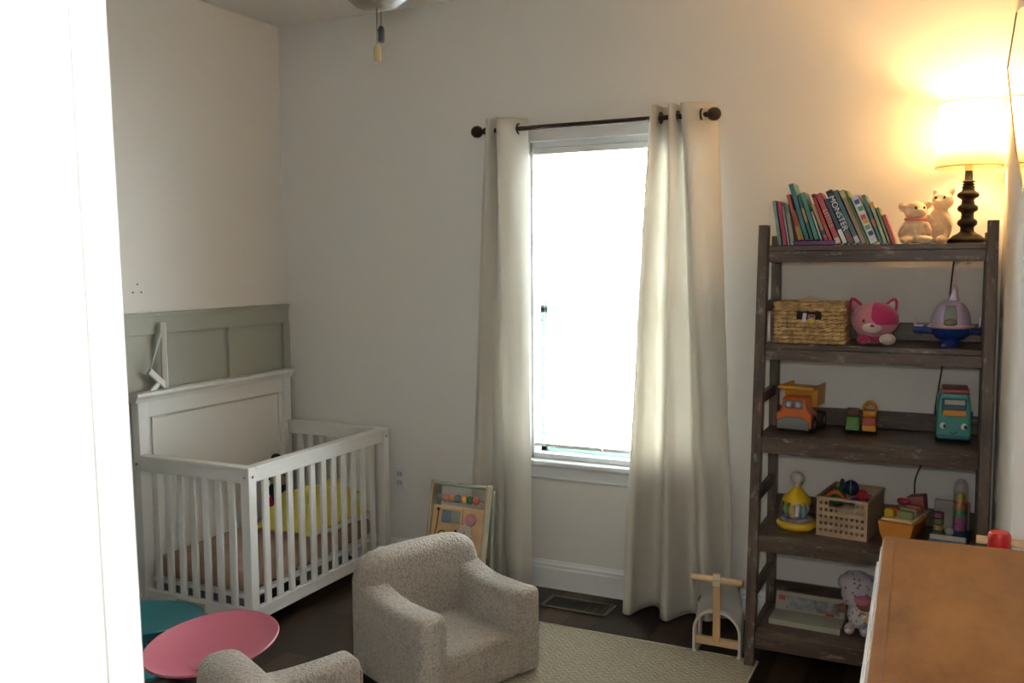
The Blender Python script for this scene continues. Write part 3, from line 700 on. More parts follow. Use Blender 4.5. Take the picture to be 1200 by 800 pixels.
b = MB(); b.torus((0, 0, z0), r0, .0018, 'Z', 48, 6); b.torus((0, 0, z1), r1, .0018, 'Z', 48, 6)
for k in range(3):
    a = 2*PI*k/3; b.cyl((0, 0, z1-.02), (r1*math.cos(a), r1*math.sin(a), z1-.004), .0014, seg=6)
b.tube([(0, -.0, .31), (0, -.036, .33), (0, -.040, .42), (0, 0, z1-.02)], .0013, 6); b.tube([(0, 0, .31), (0, .036, .33), (0, .040, .42), (0, 0, z1-.02)], .0013, 6); b.build('shade_frame', BRASS, lp)
mb_, n_, l_, p_ = _m('bulb_glow'); p_.inputs['Emission Color'].default_value = (1, .62, .28, 1); p_.inputs['Emission Strength'].default_value = 30
MB().lathe([(0, 0), (.012, .002), (.013, .02), (.026, .05), (.028, .068), (.020, .086), (0, .094)], (0, 0, .312), 24).build('bulb', mb_, lp, smooth=True)
pl = bpy.data.lights.new('bulb_light', 'POINT'); pl.energy = LAMP; pl.color = (1, .58, .24); pl.shadow_soft_size = .025
po = bpy.data.objects.new('bulb_light', pl); COL.objects.link(po); po.location = (0, 0, .435); po.parent = lp
# its cord down behind the shelves
cp = [(LX+.02, -.11, LZ+.006), (LX+.01, -.022, LZ+.004), (3.20, -.016, 1.56), (3.185, -.014, 1.42), (3.175, -.013, 1.25), (3.165, -.013, 1.12), (3.145, -.013, .95), (3.14, -.013, .84), (3.125, -.013, .78), (3.085, -.013, .68), (3.082, -.013, .60), (3.078, -.013, .52), (3.085, -.0135, .42), (3.09, -.022, .34)]
sp = [Vector(p) for p in cp]; fine = []
for i in range(len(sp)-1):
    for k in range(6):
        u = k/6; p0, p1, p2, p3 = sp[max(i-1, 0)], sp[i], sp[i+1], sp[min(i+2, len(sp)-1)]
        fine.append(.5*((2*p1)+(-p0+p2)*u+(2*p0-5*p1+4*p2-p3)*u*u+(-p0+3*p1-3*p2+p3)*u**3))
tag(MB().tube(fine, .003, 8).build('lamp_cord', BLACKM, smooth=True), 'black lamp cord hanging against the wall behind the bookshelf', 'cord')

# ------------------------------------------------------------------ mirror on the right wall
def mx(y, z, d=0): return (3.318+(-.86-y)*.055+d-.0, y, z)
MV = [(-.86, 2.06), (-1.05, 2.17), (-1.36, 2.12), (-1.44, 1.93), (-1.36, 1.68), (-1.17, 1.795)]
mr = thing('wall_mirror', 'thin brass framed geometric mirror at the right edge above the dresser', 'mirror', (RX-.02, -1.15, 1.9))
mrm = plain('mirror_silver', (.9, .9, .88), .02, metal=1)
b = MB(); off = Vector(mr.location)
F1 = [b.b.verts.new(Vector(mx(y, z))-off) for y, z in MV]; B1 = [b.b.verts.new(Vector(mx(y, z, .004))-off) for y, z in MV]
b.b.faces.new(F1); b.b.faces.new(B1[::-1])
for i in range(6): b.b.faces.new((F1[i], B1[i], B1[(i+1) % 6], F1[(i+1) % 6]))
b.build('mirror_glass', mrm, mr)
b = MB()
for i in range(6): b.cyl(Vector(mx(*MV[i]))-off, Vector(mx(*MV[(i+1) % 6]))-off, .0022, seg=8)
b.cyl(Vector(mx(-1.30, 2.0, .003))-off, Vector((RX, -1.30, 2.0))-off, .006)
b.build('mirror_frame', BRASS, mr, smooth=True)

# ------------------------------------------------------------------ dresser in the alcove
DZT = .86
dr = thing('dresser', 'low white dresser with an orange-brown wooden top', 'dresser', (3.070, -1.515, 0), math.radians(2.2))
DL, DD = .855, .54   # local: +x into alcove, -y toward camera
TOPW = woodm('honey_wood_top', (.17, .056, .010), (.34, .138, .030), (7, 3, 7), .55, bump=.05, nscale=.9)
PW = plain('dresser_white', (.80, .79, .76), .35)
MB().box((DD/2-.006, -DL/2, .45), (DD, DL, .74), bev=.003).build('carcass', PW, dr)
b = MB(); b.prism([(-.005, -DL-.006), (DD, -DL-.006), (DD, .002), (-.005, .002)], DZT-.040, DZT-.028, 'Z'); b.build('top_moulding', PW, dr, bev=.003)
tp = MB().box((DD/2+.0, -DL/2, DZT-.014), (DD, DL, .028), bev=.007, seg=4).build('dresser_top', TOPW, dr, smooth=True)
b = MB(); b.box((.026, -DL/2, DZT+.0004), (.0016, DL-.05, .001)); b.box((DD/2, -DL+.024, DZT+.0004), (DD-.05, .0016, .001)); b.build('inlay_groove', plain('groove_dark_honey', (.20, .085, .03), .5), tp)
for i, z in enumerate((.70, .47, .24)):
    d = MB().box((-.007, -DL/2, z), (.010, DL-.05, .205), bev=.003).build('drawer', PW, dr)
    for y in (-.20, -DL+.20):
        MB().lathe([(0, 0), (.006, 0), (.004, .006), (.007, .010), (.008, .015), (.005, .019), (0, .020)], (-.012, y, z+.02), 16, Matrix.Rotation(-PI/2, 4, 'Y')).build('knob', BRASS, d, smooth=True)
for x in (.03, DD-.04):
    for y in (-.035, -DL+.035): MB().cyl((x, y, .001), (x, y, .09), .014, .022, seg=16).build('leg', PW, dr, smooth=True)

# red push toy standing between bookshelf and dresser
pt = thing('push_toy', 'red hub push toy with wooden handlebar behind the dresser', 'toy', (3.322, -1.420, 0)); pt.scale = (.85, .85, 1.035)
RED = plain('red_plastic', (.50, .012, .010), .35)
MB().lathe([(0, -.035), (.026, -.035), (.030, -.028), (.030, .024), (.026, .032), (0, .034)], (0, 0, .812), 28).build('hub', RED, pt, smooth=True)
MB().cyl((-.058, 0, .822), (.150, 0, .822), .0095).build('handlebar', BEECH, pt, smooth=True)
MB().cyl((-.012, -.034, .79), (-.012, -.040, .79), .008, seg=14).build('rivet', plain('pale_wood', (.72, .62, .48), .5), pt)
MB().cyl((0, 0, .05), (0, 0, .78), .011).build('pole', BEECH, pt, smooth=True)
MB().box((0, 0, .048), (.11, .12, .02), bev=.005).build('base', RED, pt)
for s in (-1, 1): MB().cyl((s*.058, 0, .034), (s*.072, 0, .034), .033, seg=24).build('wheel', PINE, pt, smooth=True)

# ------------------------------------------------------------------ books on the top shelf
def book(x, th, wd, hg, dp, col, yf, z0, lab, deco=None, flat=False, kind='book'):
    """leaning book: spine faces -Y; x = bottom-left corner, leans left by th"""
    t = thing('book', lab, 'book', (x, yf, z0), 0, 'books on the top shelf'); 
    t.rotation_euler = (0, -th, 0)
    cm = plain('cover_%d_%d_%d' % tuple(int(c*1000) for c in col), col, .35, coat=.2)
    if flat:
        MB().box((wd/2, dp/2, .0015), (wd, dp, .003)).box((wd/2, dp/2, hg-.0015), (wd, dp, .003)).box((wd/2, .001, hg/2), (wd, .002, hg-.001)).build('cover', cm, t)
        MB().box((wd/2, dp/2+.001, hg/2), (wd-.006, dp-.006, hg-.006)).build('pages', plain('paper', (.75, .72, .64), .9), t); return t
    MB().box((.001, dp/2, hg/2), (.002, dp, hg)).box((wd-.001, dp/2, hg/2), (.002, dp, hg)).box((wd/2, .0008, hg/2), (wd, .0016, hg)).build('cover', cm, t)
    MB().box((wd/2, dp/2+.001, hg/2), (wd-.0042, dp-.005, hg-.005)).build('pages', plain('paper', (.75, .72, .64), .9), t)
    for (c, a0, a1) in (deco or []):
        MB().box((wd/2, -.0004, hg*(a0+a1)/2), (wd*.92, .0008, hg*(a1-a0))).build('spine_band', plain('band_%d_%d_%d' % tuple(int(q*1000) for q in c), c, .4), t)
    return t
def text_on(parent, s, size, mat, loc, rot, name='title'):
    cu = bpy.data.curves.new(name, 'FONT'); cu.body = s; cu.size = size; cu.extrude = .0003; cu.align_x = 'CENTER'; cu.align_y = 'CENTER'
    tmp = bpy.data.objects.new('tmp', cu); COL.objects.link(tmp); bpy.context.view_layer.update()
    me = bpy.data.meshes.new_from_object(tmp.evaluated_get(bpy.context.evaluated_depsgraph_get())); bpy.data.objects.remove(tmp)
    me.materials.clear(); me.materials.append(mat); o = bpy.data.objects.new(name, me); COL.objects.link(o); o.parent = parent; o.location = loc; o.rotation_euler = rot; return o
INK = plain('spine_white', (.78, .80, .80), .5)
px = .00286
# (lean deg, width px, height px, colour, raised, label, bands)
BK = [
 (8.5, 5, 57, (.16, .33, .27), 0, 'thin mint green book, first at the left end of the top shelf', []),
 (9, 6.5, 55, (.42, .02, .07), 0, 'crimson book right of the mint green one', []),
 (9.5, 3, 50, (.62, .58, .54), 0, 'very thin white book leaning on the crimson one', []),
 (10, 6, 51, (.33, .34, .32), 0, 'pale grey book with a dark top band', [((.10, .12, .10), .78, .98)]),
 (16, 4.5, 58, (.48, .04, .03), 1, 'red book with an orange foot, leaning on the tallest teal book', [((.60, .20, .03), .02, .3)]),
 (16.5, 2.6, 38, (.50, .22, .03), 1, 'small thin orange and green book', [((.1, .3, .1), .1, .5)]),
 (17, 6, 71, (.02, .17, .21), 1, 'tallest book, dark teal', []),
 (17.5, 4.5, 57, (.035, .13, .08), 1, 'dark green book with a tan stripe', [((.34, .2, .06), .4, .7)]),
 (18.5, 6, 59, (.05, .26, .23), 1, 'teal green book right of the tallest one', []),
 (19, 3.2, 36, (.66, .60, .52), 1, 'small white book between teal and tan ones', []),
 (21, 5, 50, (.50, .34, .15), 0, 'tan book with a dark foot', [((.02, .09, .08), .22, .36), ((.35, .03, .05), .02, .2)]),
 (21.5, 5, 63, (.46, .03, .03), 0, 'red book with a dark top corner', [((.03, .02, .02), .93, .99)]),
 (22.5, 7.5, 63, (.48, .06, .06), 0, 'red book with pale letters on its spine', [((.62, .48, .46), .02, .12)]),
 (23.5, 6, 56, (.035, .05, .11), 0, 'navy book with a white foot on its spine', [((.72, .74, .76), .02, .32)]),
 (24, 8, 66, (.035, .07, .12), 0, 'navy book titled MONSTER with a brown foot', [((.16, .05, .03), .04, .2), ((.012, .012, .015), .93, .99)]),
 (24, 6.5, 66, (.05, .14, .17), 0, 'slate teal book right of the MONSTER one', [((.6, .55, .56), .02, .14)]),
 (23.5, 6.5, 66, (.40, .27, .15), 0, 'beige book with a brown spine', [((.55, .42, .2), .86, .98)]),
 (23.5, 3, 66, (.16, .34, .05), 0, 'thin lime green book behind the large white one', []),
 (23, 11, 58, (.66, .70, .76), 0, 'widest book, white with coloured squares on its spine', []),
 (21, 4.5, 60, (.05, .20, .18), 0, 'dark green book right of the large white one', [((.5, .14, .02), .35, .5)]),
 (20, 5, 51, (.42, .50, .30), 0, 'light green book with an orange top', [((.70, .26, .04), .86, .98)]),
 (20, 4, 44, (.20, .26, .06), 0, 'olive green book near the stuffed toys', []),
 (20, 4.5, 35, (.50, .03, .05), 0, 'short red book, last before the stuffed toys', []),
]
zb = ZS[0]; yf = -.305
pur = book(2.652, 0, .150, .017, .17, (.14, .03, .17), yf-.004, zb+.0005, 'purple book lying flat under the leaning books', flat=True)
def right_edge(bk, z):
    x, z0, th, wd, hg = bk; best = -9
    c = [(0, 0), (wd, 0), (wd, hg), (0, hg)]; P = [(x+a*math.cos(th)-h*math.sin(th), z0+a*math.sin(th)+h*math.cos(th)) for a, h in c]
    for i in range(4):
        (xa, za), (xb, zb_) = P[i], P[(i+1) % 4]
        if min(za, zb_) <= z <= max(za, zb_) and abs(za-zb_) > 1e-9: best = max(best, xa+(xb-xa)*(z-za)/(zb_-za))
    return best
def left_edge(bk, z):
    x, z0, th, wd, hg = bk; best = 9
    c = [(0, 0), (wd, 0), (wd, hg), (0, hg)]; P = [(x+a*math.cos(th)-h*math.sin(th), z0+a*math.sin(th)+h*math.cos(th)) for a, h in c]
    for i in range(4):
        (xa, za), (xb, zb_) = P[i], P[(i+1) % 4]
        if min(za, zb_) <= z <= max(za, zb_) and abs(za-zb_) > 1e-9: best = min(best, xa+(xb-xa)*(z-za)/(zb_-za))
    return best
placed = []; BOOKX = 2.598
for i, (dg, wp, hp, col, up, lab, bands) in enumerate(BK):
    th = math.radians(dg); wd = wp*px*.93; hg = hp*px*1.02/math.cos(th); z0 = zb+(.0180 if up else .0006)
    # a box leaning left pivots on its bottom-left edge; its right bottom corner is lifted
    x = BOOKX if not placed else -9
    for pb in placed[-6:]:
        sft = -9
        for k in range(160):
            z = zb+.0005+k*.0015; r = right_edge(pb, z); l0 = left_edge((0, z0, th, wd, hg), z)
            if r > -8 and l0 < 8: sft = max(sft, r-l0)
        x = max(x, sft+.0006)
    placed.append((x, z0, th, wd, hg))
    t = book(x, th, wd, hg, .125, col, yf+.004*math.sin(i*2.1), z0, lab, bands)
    if 'MONSTER' in lab and 'titled' in lab: text_on(t, 'MONSTER', .030, INK, (wd/2, -.0010, hg*.57), (PI/2, PI/2, 0))
    if 'pale letters' in lab: text_on(t, 'LITTLE', .024, plain('spine_pink', (.6, .4, .36), .5), (wd/2, -.0010, hg*.5), (PI/2, PI/2, 0))
    if 'widest' in lab:
        for (c, a, x_) in (((.03, .09, .3), .87, .5), ((.1, .3, .1), .72, .6), ((.6, .05, .02), .55, .5), ((.65, .30, .02), .46, .55), ((.15, .3, .08), .33, .5), ((.03, .14, .2), .2, .55)):
            MB().box((wd*x_, -.0006, hg*a), (wd*.55, .0010, hg*.09)).build('cover_picture', plain('pic_%d_%d' % (int(c[0]*99), int(a*99)), c, .5), t)
BOOKEND = placed[-1]

# ------------------------------------------------------------------ two stuffed toys by the lamp
PLC = plain('cream_plush', (.80, .58, .36), .95, sheen=.4, bump=.5, bscale=120)
PLW = plain('white_plush', (.82, .63, .42), .95, sheen=.4, bump=.5, bscale=120)
def plush(name, lab, loc, rz, body, ears, mat, face=None, sc=1.2):
    t = thing(name, lab, 'stuffed toy', loc, rz, 'stuffed toys beside the lamp'); t.scale = (sc, sc, sc)
    b = MB()
    for e in body: b.ell(*e)
    bo = b.build('body', mat, t, remesh=.004)
    for e in ears: MB().ell(*e).build('ear', mat, bo, smooth=True)
    fx, fz, fy, r = face
    for s in (-1, 1): MB().ell((fx+s*r*.38, fy, fz+.004), (.0035, .003, .0042), u=10, v=8).build('eye', BLACKM, bo, smooth=True)
    MB().ell((fx, fy-.004, fz-.008), (.0045, .003, .0035), u=10, v=8).build('nose', plain('plush_nose', (.42, .2, .16), .8), bo, smooth=True)
    return t, bo
t, bo = plush('stuffed_lamb', 'cream stuffed lamb with a pink collar sitting beside the books', (3.064, -.245, zb), .12,
      [((0, 0, .042), (.034, .030, .042)), ((0, -.004, .098), (.032, .029, .030)), ((.012, -.030, .092), (.016, .014, .013)), ((-.026, -.040, .012), (.015, .040, .013), (0, 0, -.35)), ((.022, -.045, .012), (.014, .042, .013), (0, 0, .5)), ((-.036, -.018, .042), (.010, .014, .028), (.5, .3, 0)), ((.034, -.02, .044), (.010, .014, .026), (.5, -.3, 0))],
      [((-.032, -.004, .108), (.012, .007, .018), (0, -1.0, 0)), ((.030, -.0, .114), (.012, .007, .018), (0, 1.0, 0))], PLC, (.010, .102, -.034, .030))
MB().torus((0, -.002, .074), .026, .005, 'Z', 24, 8).build('collar', plain('pink_ribbon', (.66, .22, .16), .6), bo, smooth=True)
t, bo = plush('stuffed_bunny', 'larger pale stuffed animal slumped against the lamp base', (3.142, -.178, zb), -.25,
      [((0, 0, .055), (.036, .034, .056)), ((.010, -.010, .128), (.031, .028, .029)), ((.008, -.036, .122), (.013, .012, .011)), ((-.03, -.035, .014), (.014, .042, .014), (0, 0, -.6)), ((.020, -.045, .013), (.012, .032, .013), (0, 0, -.2)), ((-.030, -.03, .070), (.010, .016, .026), (.5, .5, 0)), ((.030, -.024, .070), (.010, .014, .026), (.4, -.4, 0))],
      [((-.012, .0, .152), (.009, .006, .014), (0, -.3, 0)), ((.032, .0, .152), (.009, .006, .014), (0, .4, 0))], PLW, (.010, .133, -.037, .032))

# ------------------------------------------------------------------ shelf 2: basket, cat plush, rocket ship
z2 = ZS[1]
bs = thing('woven_basket', 'rectangular woven seagrass basket on the second shelf', 'basket', (2.716, -.225, z2))
SGR = plain('seagrass', (.50, .31, .13), .8, var=.45, vscale=45, bump=.6, bscale=160)
bwid, bdep, bh = .262, .20, .145; rows = 10
def loop_pts(hx, hy, z, n, ph):
    per = 4*(hx+hy); out = []
    for i in range(n):
        s_ = per*i/n
        if s_ < 2*hx: p = (-hx+s_, -hy)
        elif s_ < 2*hx+2*hy: p = (hx, -hy+s_-2*hx)
        elif s_ < 4*hx+2*hy: p = (hx-(s_-2*hx-2*hy), hy)
        else: p = (-hx, hy-(s_-4*hx-2*hy))
        out.append((p[0], p[1], z))
    return out
b = MB()
for r_ in range(rows):
    z = .008+r_*bh/(rows-.3); n = 200
    for st in (0, 1):
        pts = []; rr = []
        for i, p in enumerate(loop_pts(bwid/2-.008, bdep/2-.008, z, n, 0)):
            a = i*.42+r_*1.7+st*PI; out = Vector((p[0], p[1], 0)); out = Vector((0, math.copysign(1, p[1]), 0)) if abs(abs(p[1])-(bdep/2-.008)) < 1e-6 else Vector((math.copysign(1, p[0]), 0, 0))
            pts.append(Vector(p)+out*.003*math.cos(a)+Vector((0, 0, .0035*math.sin(a))))
        # leave the handle slot open in the upper front rows
        if r_ in (6, 7):
            seg = [q for q in pts if not (q.y < 0 and abs(q.x) < .042 and abs(q.y+bdep/2) < .02)]
            k0 = next(i for i in range(n) if pts[i].y < 0 and pts[i].x >= .042 and abs(pts[i].y+bdep/2) < .02)
            seg = [pts[(k0+i) % n] for i in range(n)]; seg = [q for q in seg if not (q.y < -bdep/2+.02 and abs(q.x) < .042)]
            b.tube(seg, .0047, 6)
        else: b.tube(pts, .0047, 6, True)
b.build('basket_weave', SGR, bs, smooth=True)
MB().box((0, 0, .006), (bwid-.02, bdep-.02, .006)).box((0, -bdep/2+.018, bh*.5), (bwid-.03, .003, bh*.8)).build('basket_liner', plain('basket_dark', (.05, .03, .015), .9), bs)
b = MB(); b.tube(loop_pts(bwid/2-.006, bdep/2-.006, bh+.004, 120, 0), .0065, 8, True); b.build('basket_rim', SGR, bs, smooth=True)
tag(MB().box((2.700, -.324, z2+.098), (.013, .006, .034), (0, .12, 0), bev=.002).build('toy_card', plain('card_white', (.60, .62, .70), .5)), 'white card sticking through the basket handle slot', 'card', None)
tb = thing('toy_figure', 'small grey toy with a yellow ball in the basket handle slot', 'toy', (2.726, -.325, z2+.088))
MB().box((0, 0, .008), (.026, .008, .028), bev=.003).build('toy_body', plain('toy_mauve', (.25, .20, .26), .5), tb)
MB().ell((.0, -.007, -.002), (.011, .006, .011)).build('ball', plain('toy_yellow', (.62, .45, .03), .4), tb, smooth=True)
MB().ell((.002, -.006, .017), (.010, .004, .004)).build('red_cap', plain('toy_red', (.5, .04, .05), .5), tb, smooth=True)
wt = thing('wooden_toy', 'pale wooden toy poking out of the top of the basket', 'toy', (2.700, -.235, z2+.012))
MB().box((0, 0, .070), (.050, .06, .135), (0, .06, 0), bev=.008).build('block', plain('pale_wood', (.72, .62, .48), .5), wt)
MB().ell((.004, -.01, .146), (.040, .026, .012)).ell((.010, -.01, .153), (.018, .016, .009)).build('cap', plain('tan_felt', (.60, .40, .22), .9), wt, smooth=True)

PK = plain('pink_plush', (.56, .20, .24), .95, sheen=.5, bump=.4, bscale=150)
MG = plain('magenta_plush', (.44, .015, .10), .95, sheen=.5, bump=.4, bscale=150)
WP = plain('offwhite_plush', (.62, .54, .50), .95, sheen=.4, bump=.4, bscale=150)
ct = thing('stuffed_cat', 'round pink and magenta stuffed cat on the second shelf', 'stuffed toy', (2.937, -.235, z2))
b = MB(); b.ell((0, .01, .045), (.062, .05, .045)); b.ell((-.035, -.035, .018), (.024, .03, .018)); bo = b.build('body', MG, ct, remesh=.004)
MB().ell((.048, -.035, .022), (.028, .032, .021), (0, 0, .3)).build('paw', WP, ct, smooth=True)
hd = MB().ell((0, -.010, .090), (.083, .066, .066)).build('head', PK, ct, smooth=True)
# the magenta half of the face: shell slightly outside the head
b = MB(); g = []
for j in range(17):
    row = []
    for i in range(17):
        a = math.radians(-4+94*i/16); el = math.radians(-12+92*j/16)
        a2 = a*(1 if el > 0 else 1) ; lo = 0 if el > .15 else (.15-el)*1.1
        a2 = lo*.5+a*(1-lo*.3)
        row.append(b.b.verts.new((.0850*math.sin(a2)*math.cos(el), -.010-.0680*math.cos(a2)*math.cos(el), .090+.0680*math.sin(el))))
    g.append(row)
for j in range(16):
    for i in range(16): b.b.faces.new((g[j][i], g[j][i+1], g[j+1][i+1], g[j+1][i]))
b.build('face_patch', MG, hd, smooth=True, angle=180)
MB().ell((-.003, -.064, .066), (.034, .017, .020)).build('muzzle', WP, hd, smooth=True)
MB().ell((-.001, -.082, .073), (.008, .004, .006)).build('nose', plain('cat_nose', (.45, .06, .10), .7), hd, smooth=True)
for x in (-.029, .033): MB().ell((x, -.067, .089), (.0075, .005, .0078)).build('eye', BLACKM, hd, smooth=True)
for s, m2, x in ((-1, MG, -.062), (1, MG, .052)):
    e = MB().lathe([(0, -.01), (.026, -.004), (.022, .016), (.012, .036), (0, .046)], (x, -.006, .132), 18, Matrix.Rotation(s*.45, 4, 'Y') @ Matrix.Diagonal((1, .45, 1, 1))).build('ear', m2, hd, smooth=True)
    MB().lathe([(0, -.004), (.015, 0), (.012, .014), (.006, .026), (0, .034)], (x+s*.001, -.015, .132), 14, Matrix.Rotation(s*.45, 4, 'Y') @ Matrix.Diagonal((1, .35, 1, 1))).build('inner_ear', WP if s > 0 else PK, e, smooth=True)

rk = thing('toy_spaceship', 'toy spaceship with lavender dome and blue hull on the second shelf', 'toy', (3.190, -.215, z2)); rk.scale = (1, 1, 1.3)
LAV = plain('lavender_plastic', (.50, .42, .58), .3); BLU = plain('royal_blue', (.012, .045, .22), .35); PKP = plain('pink_plastic', (.60, .36, .38), .4)
MB().lathe([(0, .0), (.030, .0), (.034, .012), (.030, .018), (.048, .024), (.066, .040), (.070, .050), (0, .050)], seg=40).build('hull', BLU, rk, smooth=True)
MB().lathe([(.070, .050), (.074, .053), (.072, .060), (.0, .060)], seg=40).build('deck_ring', PKP, rk, smooth=True)
dm = MB().lathe([(.066, .060), (.064, .080), (.056, .100), (.042, .116), (.022, .125), (0, .127)], seg=40).build('dome', LAV, rk, smooth=True)
b = MB(); g = []
for j in range(9):
    row = []; 
    for i in range(9):
        a = math.radians(-20+40*i/8); z = .062+.052*j/8; r = (.0665 if z < .082 else .0665-(z-.082)*.62)
        row.append(b.b.verts.new((r*math.sin(a)-.012*0, -r*math.cos(a)-.0015, z)))
    g.append(row)
for j in range(8):
    for i in range(8): b.b.faces.new((g[j][i], g[j][i+1], g[j+1][i+1], g[j+1][i]))
b.build('windshield', plain('smoky_window', (.20, .21, .21), .1), dm, smooth=True)
MB().ell((0, -.066, .066), (.022, .008, .013)).build('pilot_seat', plain('pilot_brown', (.10, .08, .05), .3), dm, smooth=True)
MB().prism([(-.012, .118), (.022, .118), (.012, .162), (.004, .164)], -.006, .006, 'Y').build('tail_fin', LAV, rk, bev=.003)
MB().tube([(.026, -.002, .115), (.014, -.002, .164), (.004, -.002, .168)], .0035, 6).build('fin_trim', PKP, rk, smooth=True)
for s in (-1, 1):
    xe = .122 if s < 0 else .100
    MB().prism([(s*.06, -.03), (s*xe, -.012), (s*xe, .022), (s*.06, .03)], .036, .052, 'Z').build('wing', BLU, rk, bev=.004)
    wg = MB().prism([(s*.06, -.028), (s*(xe-.004), -.010), (s*(xe-.004), .020), (s*.06, .028)], .052, .058, 'Z').build('wing_deck', LAV, rk, bev=.002)
    MB().box((s*(xe-.006), .004, .066), (.010, .028, .026), bev=.003).build('wing_tip', LAV, wg)
    MB().box((s*.082, -.020, .055), (.014, .012, .008), bev=.002).build('wing_block', BLACKM if s < 0 else plain('toy_darkred', (.22, .02, .015), .5), wg)
for x, y in ((-.02, -.02), (.02, .015)): MB().box((x, y, .003), (.014, .018, .006)).build('foot', BLU, rk)

# ------------------------------------------------------------------ shelf 3: dump truck, two block cars, bus
z3 = ZS[2]
ORG = plain('orange_plastic', (.56, .10, .012), .35); AMB = plain('amber_plastic', (.58, .24, .012), .4); GRP = plain('grey_plastic', (.18, .18, .18), .5); TYRE = plain('tyre_black', (.012, .012, .012), .6)
def wheel(t, x, y, r, w, axis='X', hub=None):
    v = Vector((w/2, 0, 0)) if axis == 'X' else Vector((0, w/2, 0)); c = Vector((x, y, r))
    wo = MB().cyl(c-v, c+v, r, seg=28).build('wheel', TYRE, t, bev=.003, smooth=True)
    MB().cyl(c-v*1.06, c+v*1.06, r*.45, seg=18).build('hub_cap', hub or GRP, wo, smooth=True)
tk = thing('toy_dump_truck', 'orange toy dump truck with a yellow bed on the third shelf', 'toy', (2.672, -.175, z3), math.radians(-9)); tk.scale = (1.0, 1.0, 1.18)
MB().prism([(-.066, .014), (.066, .014), (.068, .060), (.050, .072), (.044, .115), (-.044, .115), (-.050, .072), (-.068, .060)], -.085, -.005, 'Y').build('cab', ORG, tk, bev=.006, seg=3)
MB().box((0, .045, .028), (.09, .12, .03), bev=.004).build('chassis', ORG, tk)
MB().prism([(-.062, .010), (.062, .010), (.060, .038), (.030, .052), (-.030, .052), (-.060, .038)], -.096, -.086, 'Y').build('grille', GRP, tk, bev=.004)
MB().box((0, -.088, .092), (.070, .006, .028), bev=.004).build('windshield', plain('truck_window', (.20, .22, .26), .2), tk)
for s in (-1, 1): MB().ell((s*.018, -.0915, .092), (.010, .002, .009)).build('eye', plain('eye_pale', (.38, .45, .48), .3), tk, smooth=True)
MB().box((0, -.092, .092), (.008, .003, .024)).build('window_post', plain('toy_maroon', (.25, .04, .04), .4), tk)
b = MB(); b.prism([(-.062, .078), (-.066, .150), (-.060, .150), (-.054, .083), (.054, .083), (.060, .150), (.066, .150), (.062, .078)], .0, .105, 'Y'); b.box((0, .003, .112), (.122, .006, .070)); b.box((0, -.028, .143), (.140, .075, .012), bev=.004); b.build('dump_bed', AMB, tk, bev=.002)
for s in (-1, 1): wheel(tk, s*.058, -.050, .027, .026); wheel(tk, s*.060, .060, .030, .028)
MB().box((0, .03, .062), (.06, .06, .04)).build('bed_mount', GRP, tk)
def blockcar(loc, lab, c1, c2, arch):
    t = thing('toy_block_car', lab, 'toy', loc, math.radians(4), 'small wooden block cars'); t.scale = (1.28, 1.1, 1.3)
    MB().box((0, 0, .030), (.040, .085, .040), bev=.006, seg=3).build('car_body', c1, t)
    MB().box((0, .006, .058), (.038, .060, .018), bev=.005, seg=3).build('car_roof', c2, t)
    MB().box((0, -.0435, .018), (.036, .004, .016), bev=.001).build('bumper', AMB if arch else plain('leaf_green', (.08, .22, .04), .5), t)
    if arch: MB().tube([(.018*math.cos(a), .02, .062+.026*math.sin(a)) for a in [PI*k/12 for k in range(13)]], .005, 8).build('arch', AMB, t, smooth=True)
    for s in (-1, 1): wheel(t, s*.019, -.026, .010, .008); wheel(t, s*.019, .026, .010, .008)
    return t
blockcar((2.862, -.145, z3), 'small green block car with a brown roof on the third shelf', plain('leaf_green', (.08, .22, .04), .5), plain('cocoa', (.15, .07, .04), .6), False)
blockcar((2.922, -.148, z3), 'small orange and red block car with an arch on the third shelf', plain('car_red', (.36, .06, .03), .5), AMB, True)
bu = thing('toy_bus', 'teal toy bus with a smiling face and red roof on the third shelf', 'toy', (3.208, -.160, z3), math.radians(2)); bu.scale = (1, 1, 1.2)
TEA = plain('teal_plastic', (.035, .26, .22), .35)
MB().prism([(-.056, .014), (.056, .014), (.058, .030), (.054, .120), (.046, .150), (-.046, .150), (-.054, .120), (-.058, .030)], -.085, .085, 'Y').build('bus_body', TEA, bu, bev=.008, seg=4)
MB().box((.004, .0, .154), (.090, .150, .014), bev=.005, seg=3).build('roof', plain('roof_red', (.35, .04, .04), .4), bu)
MB().box((0, -.086, .110), (.080, .004, .048), bev=.006).build('windshield_frame', plain('navy_trim', (.01, .04, .08), .4), bu)
MB().box((.002, -.0885, .124), (.066, .003, .014)).build('windshield', plain('pale_window', (.42, .42, .38), .2), bu)
MB().box((.002, -.0885, .109), (.066, .003, .012)).build('dashboard', plain('dash_blue', (.03, .08, .16), .4), bu)
MB().box((.002, -.0892, .091), (.076, .005, .018), bev=.003).build('orange_panel', plain('toy_orange', (.60, .24, .01), .4), bu)
for s in (-1, 1):
    e = MB().ell((s*.034, -.0868, .052), (.0105, .003, .010)).build('eye', plain('eye_white', (.7, .72, .72), .3), bu, smooth=True)
    MB().ell((s*.034+.005, -.0895, .051), (.005, .002, .006)).build('pupil', BLACKM, e, smooth=True)
    MB().box((s*.059, -.05, .085), (.006, .010, .018), bev=.002).build('mirror', plain('navy_trim', (.01, .04, .08), .4), bu)
MB().tube([(-.010, -.088, .034), (-.003, -.0885, .029), (.006, -.0885, .031), (.013, -.088, .037)], .0016, 6).build('smile', BLACKM, bu, smooth=True)
MB().box((0, -.084, .018), (.106, .010, .014), bev=.004).build('bumper', plain('deep_teal', (.01, .13, .15), .35), bu)
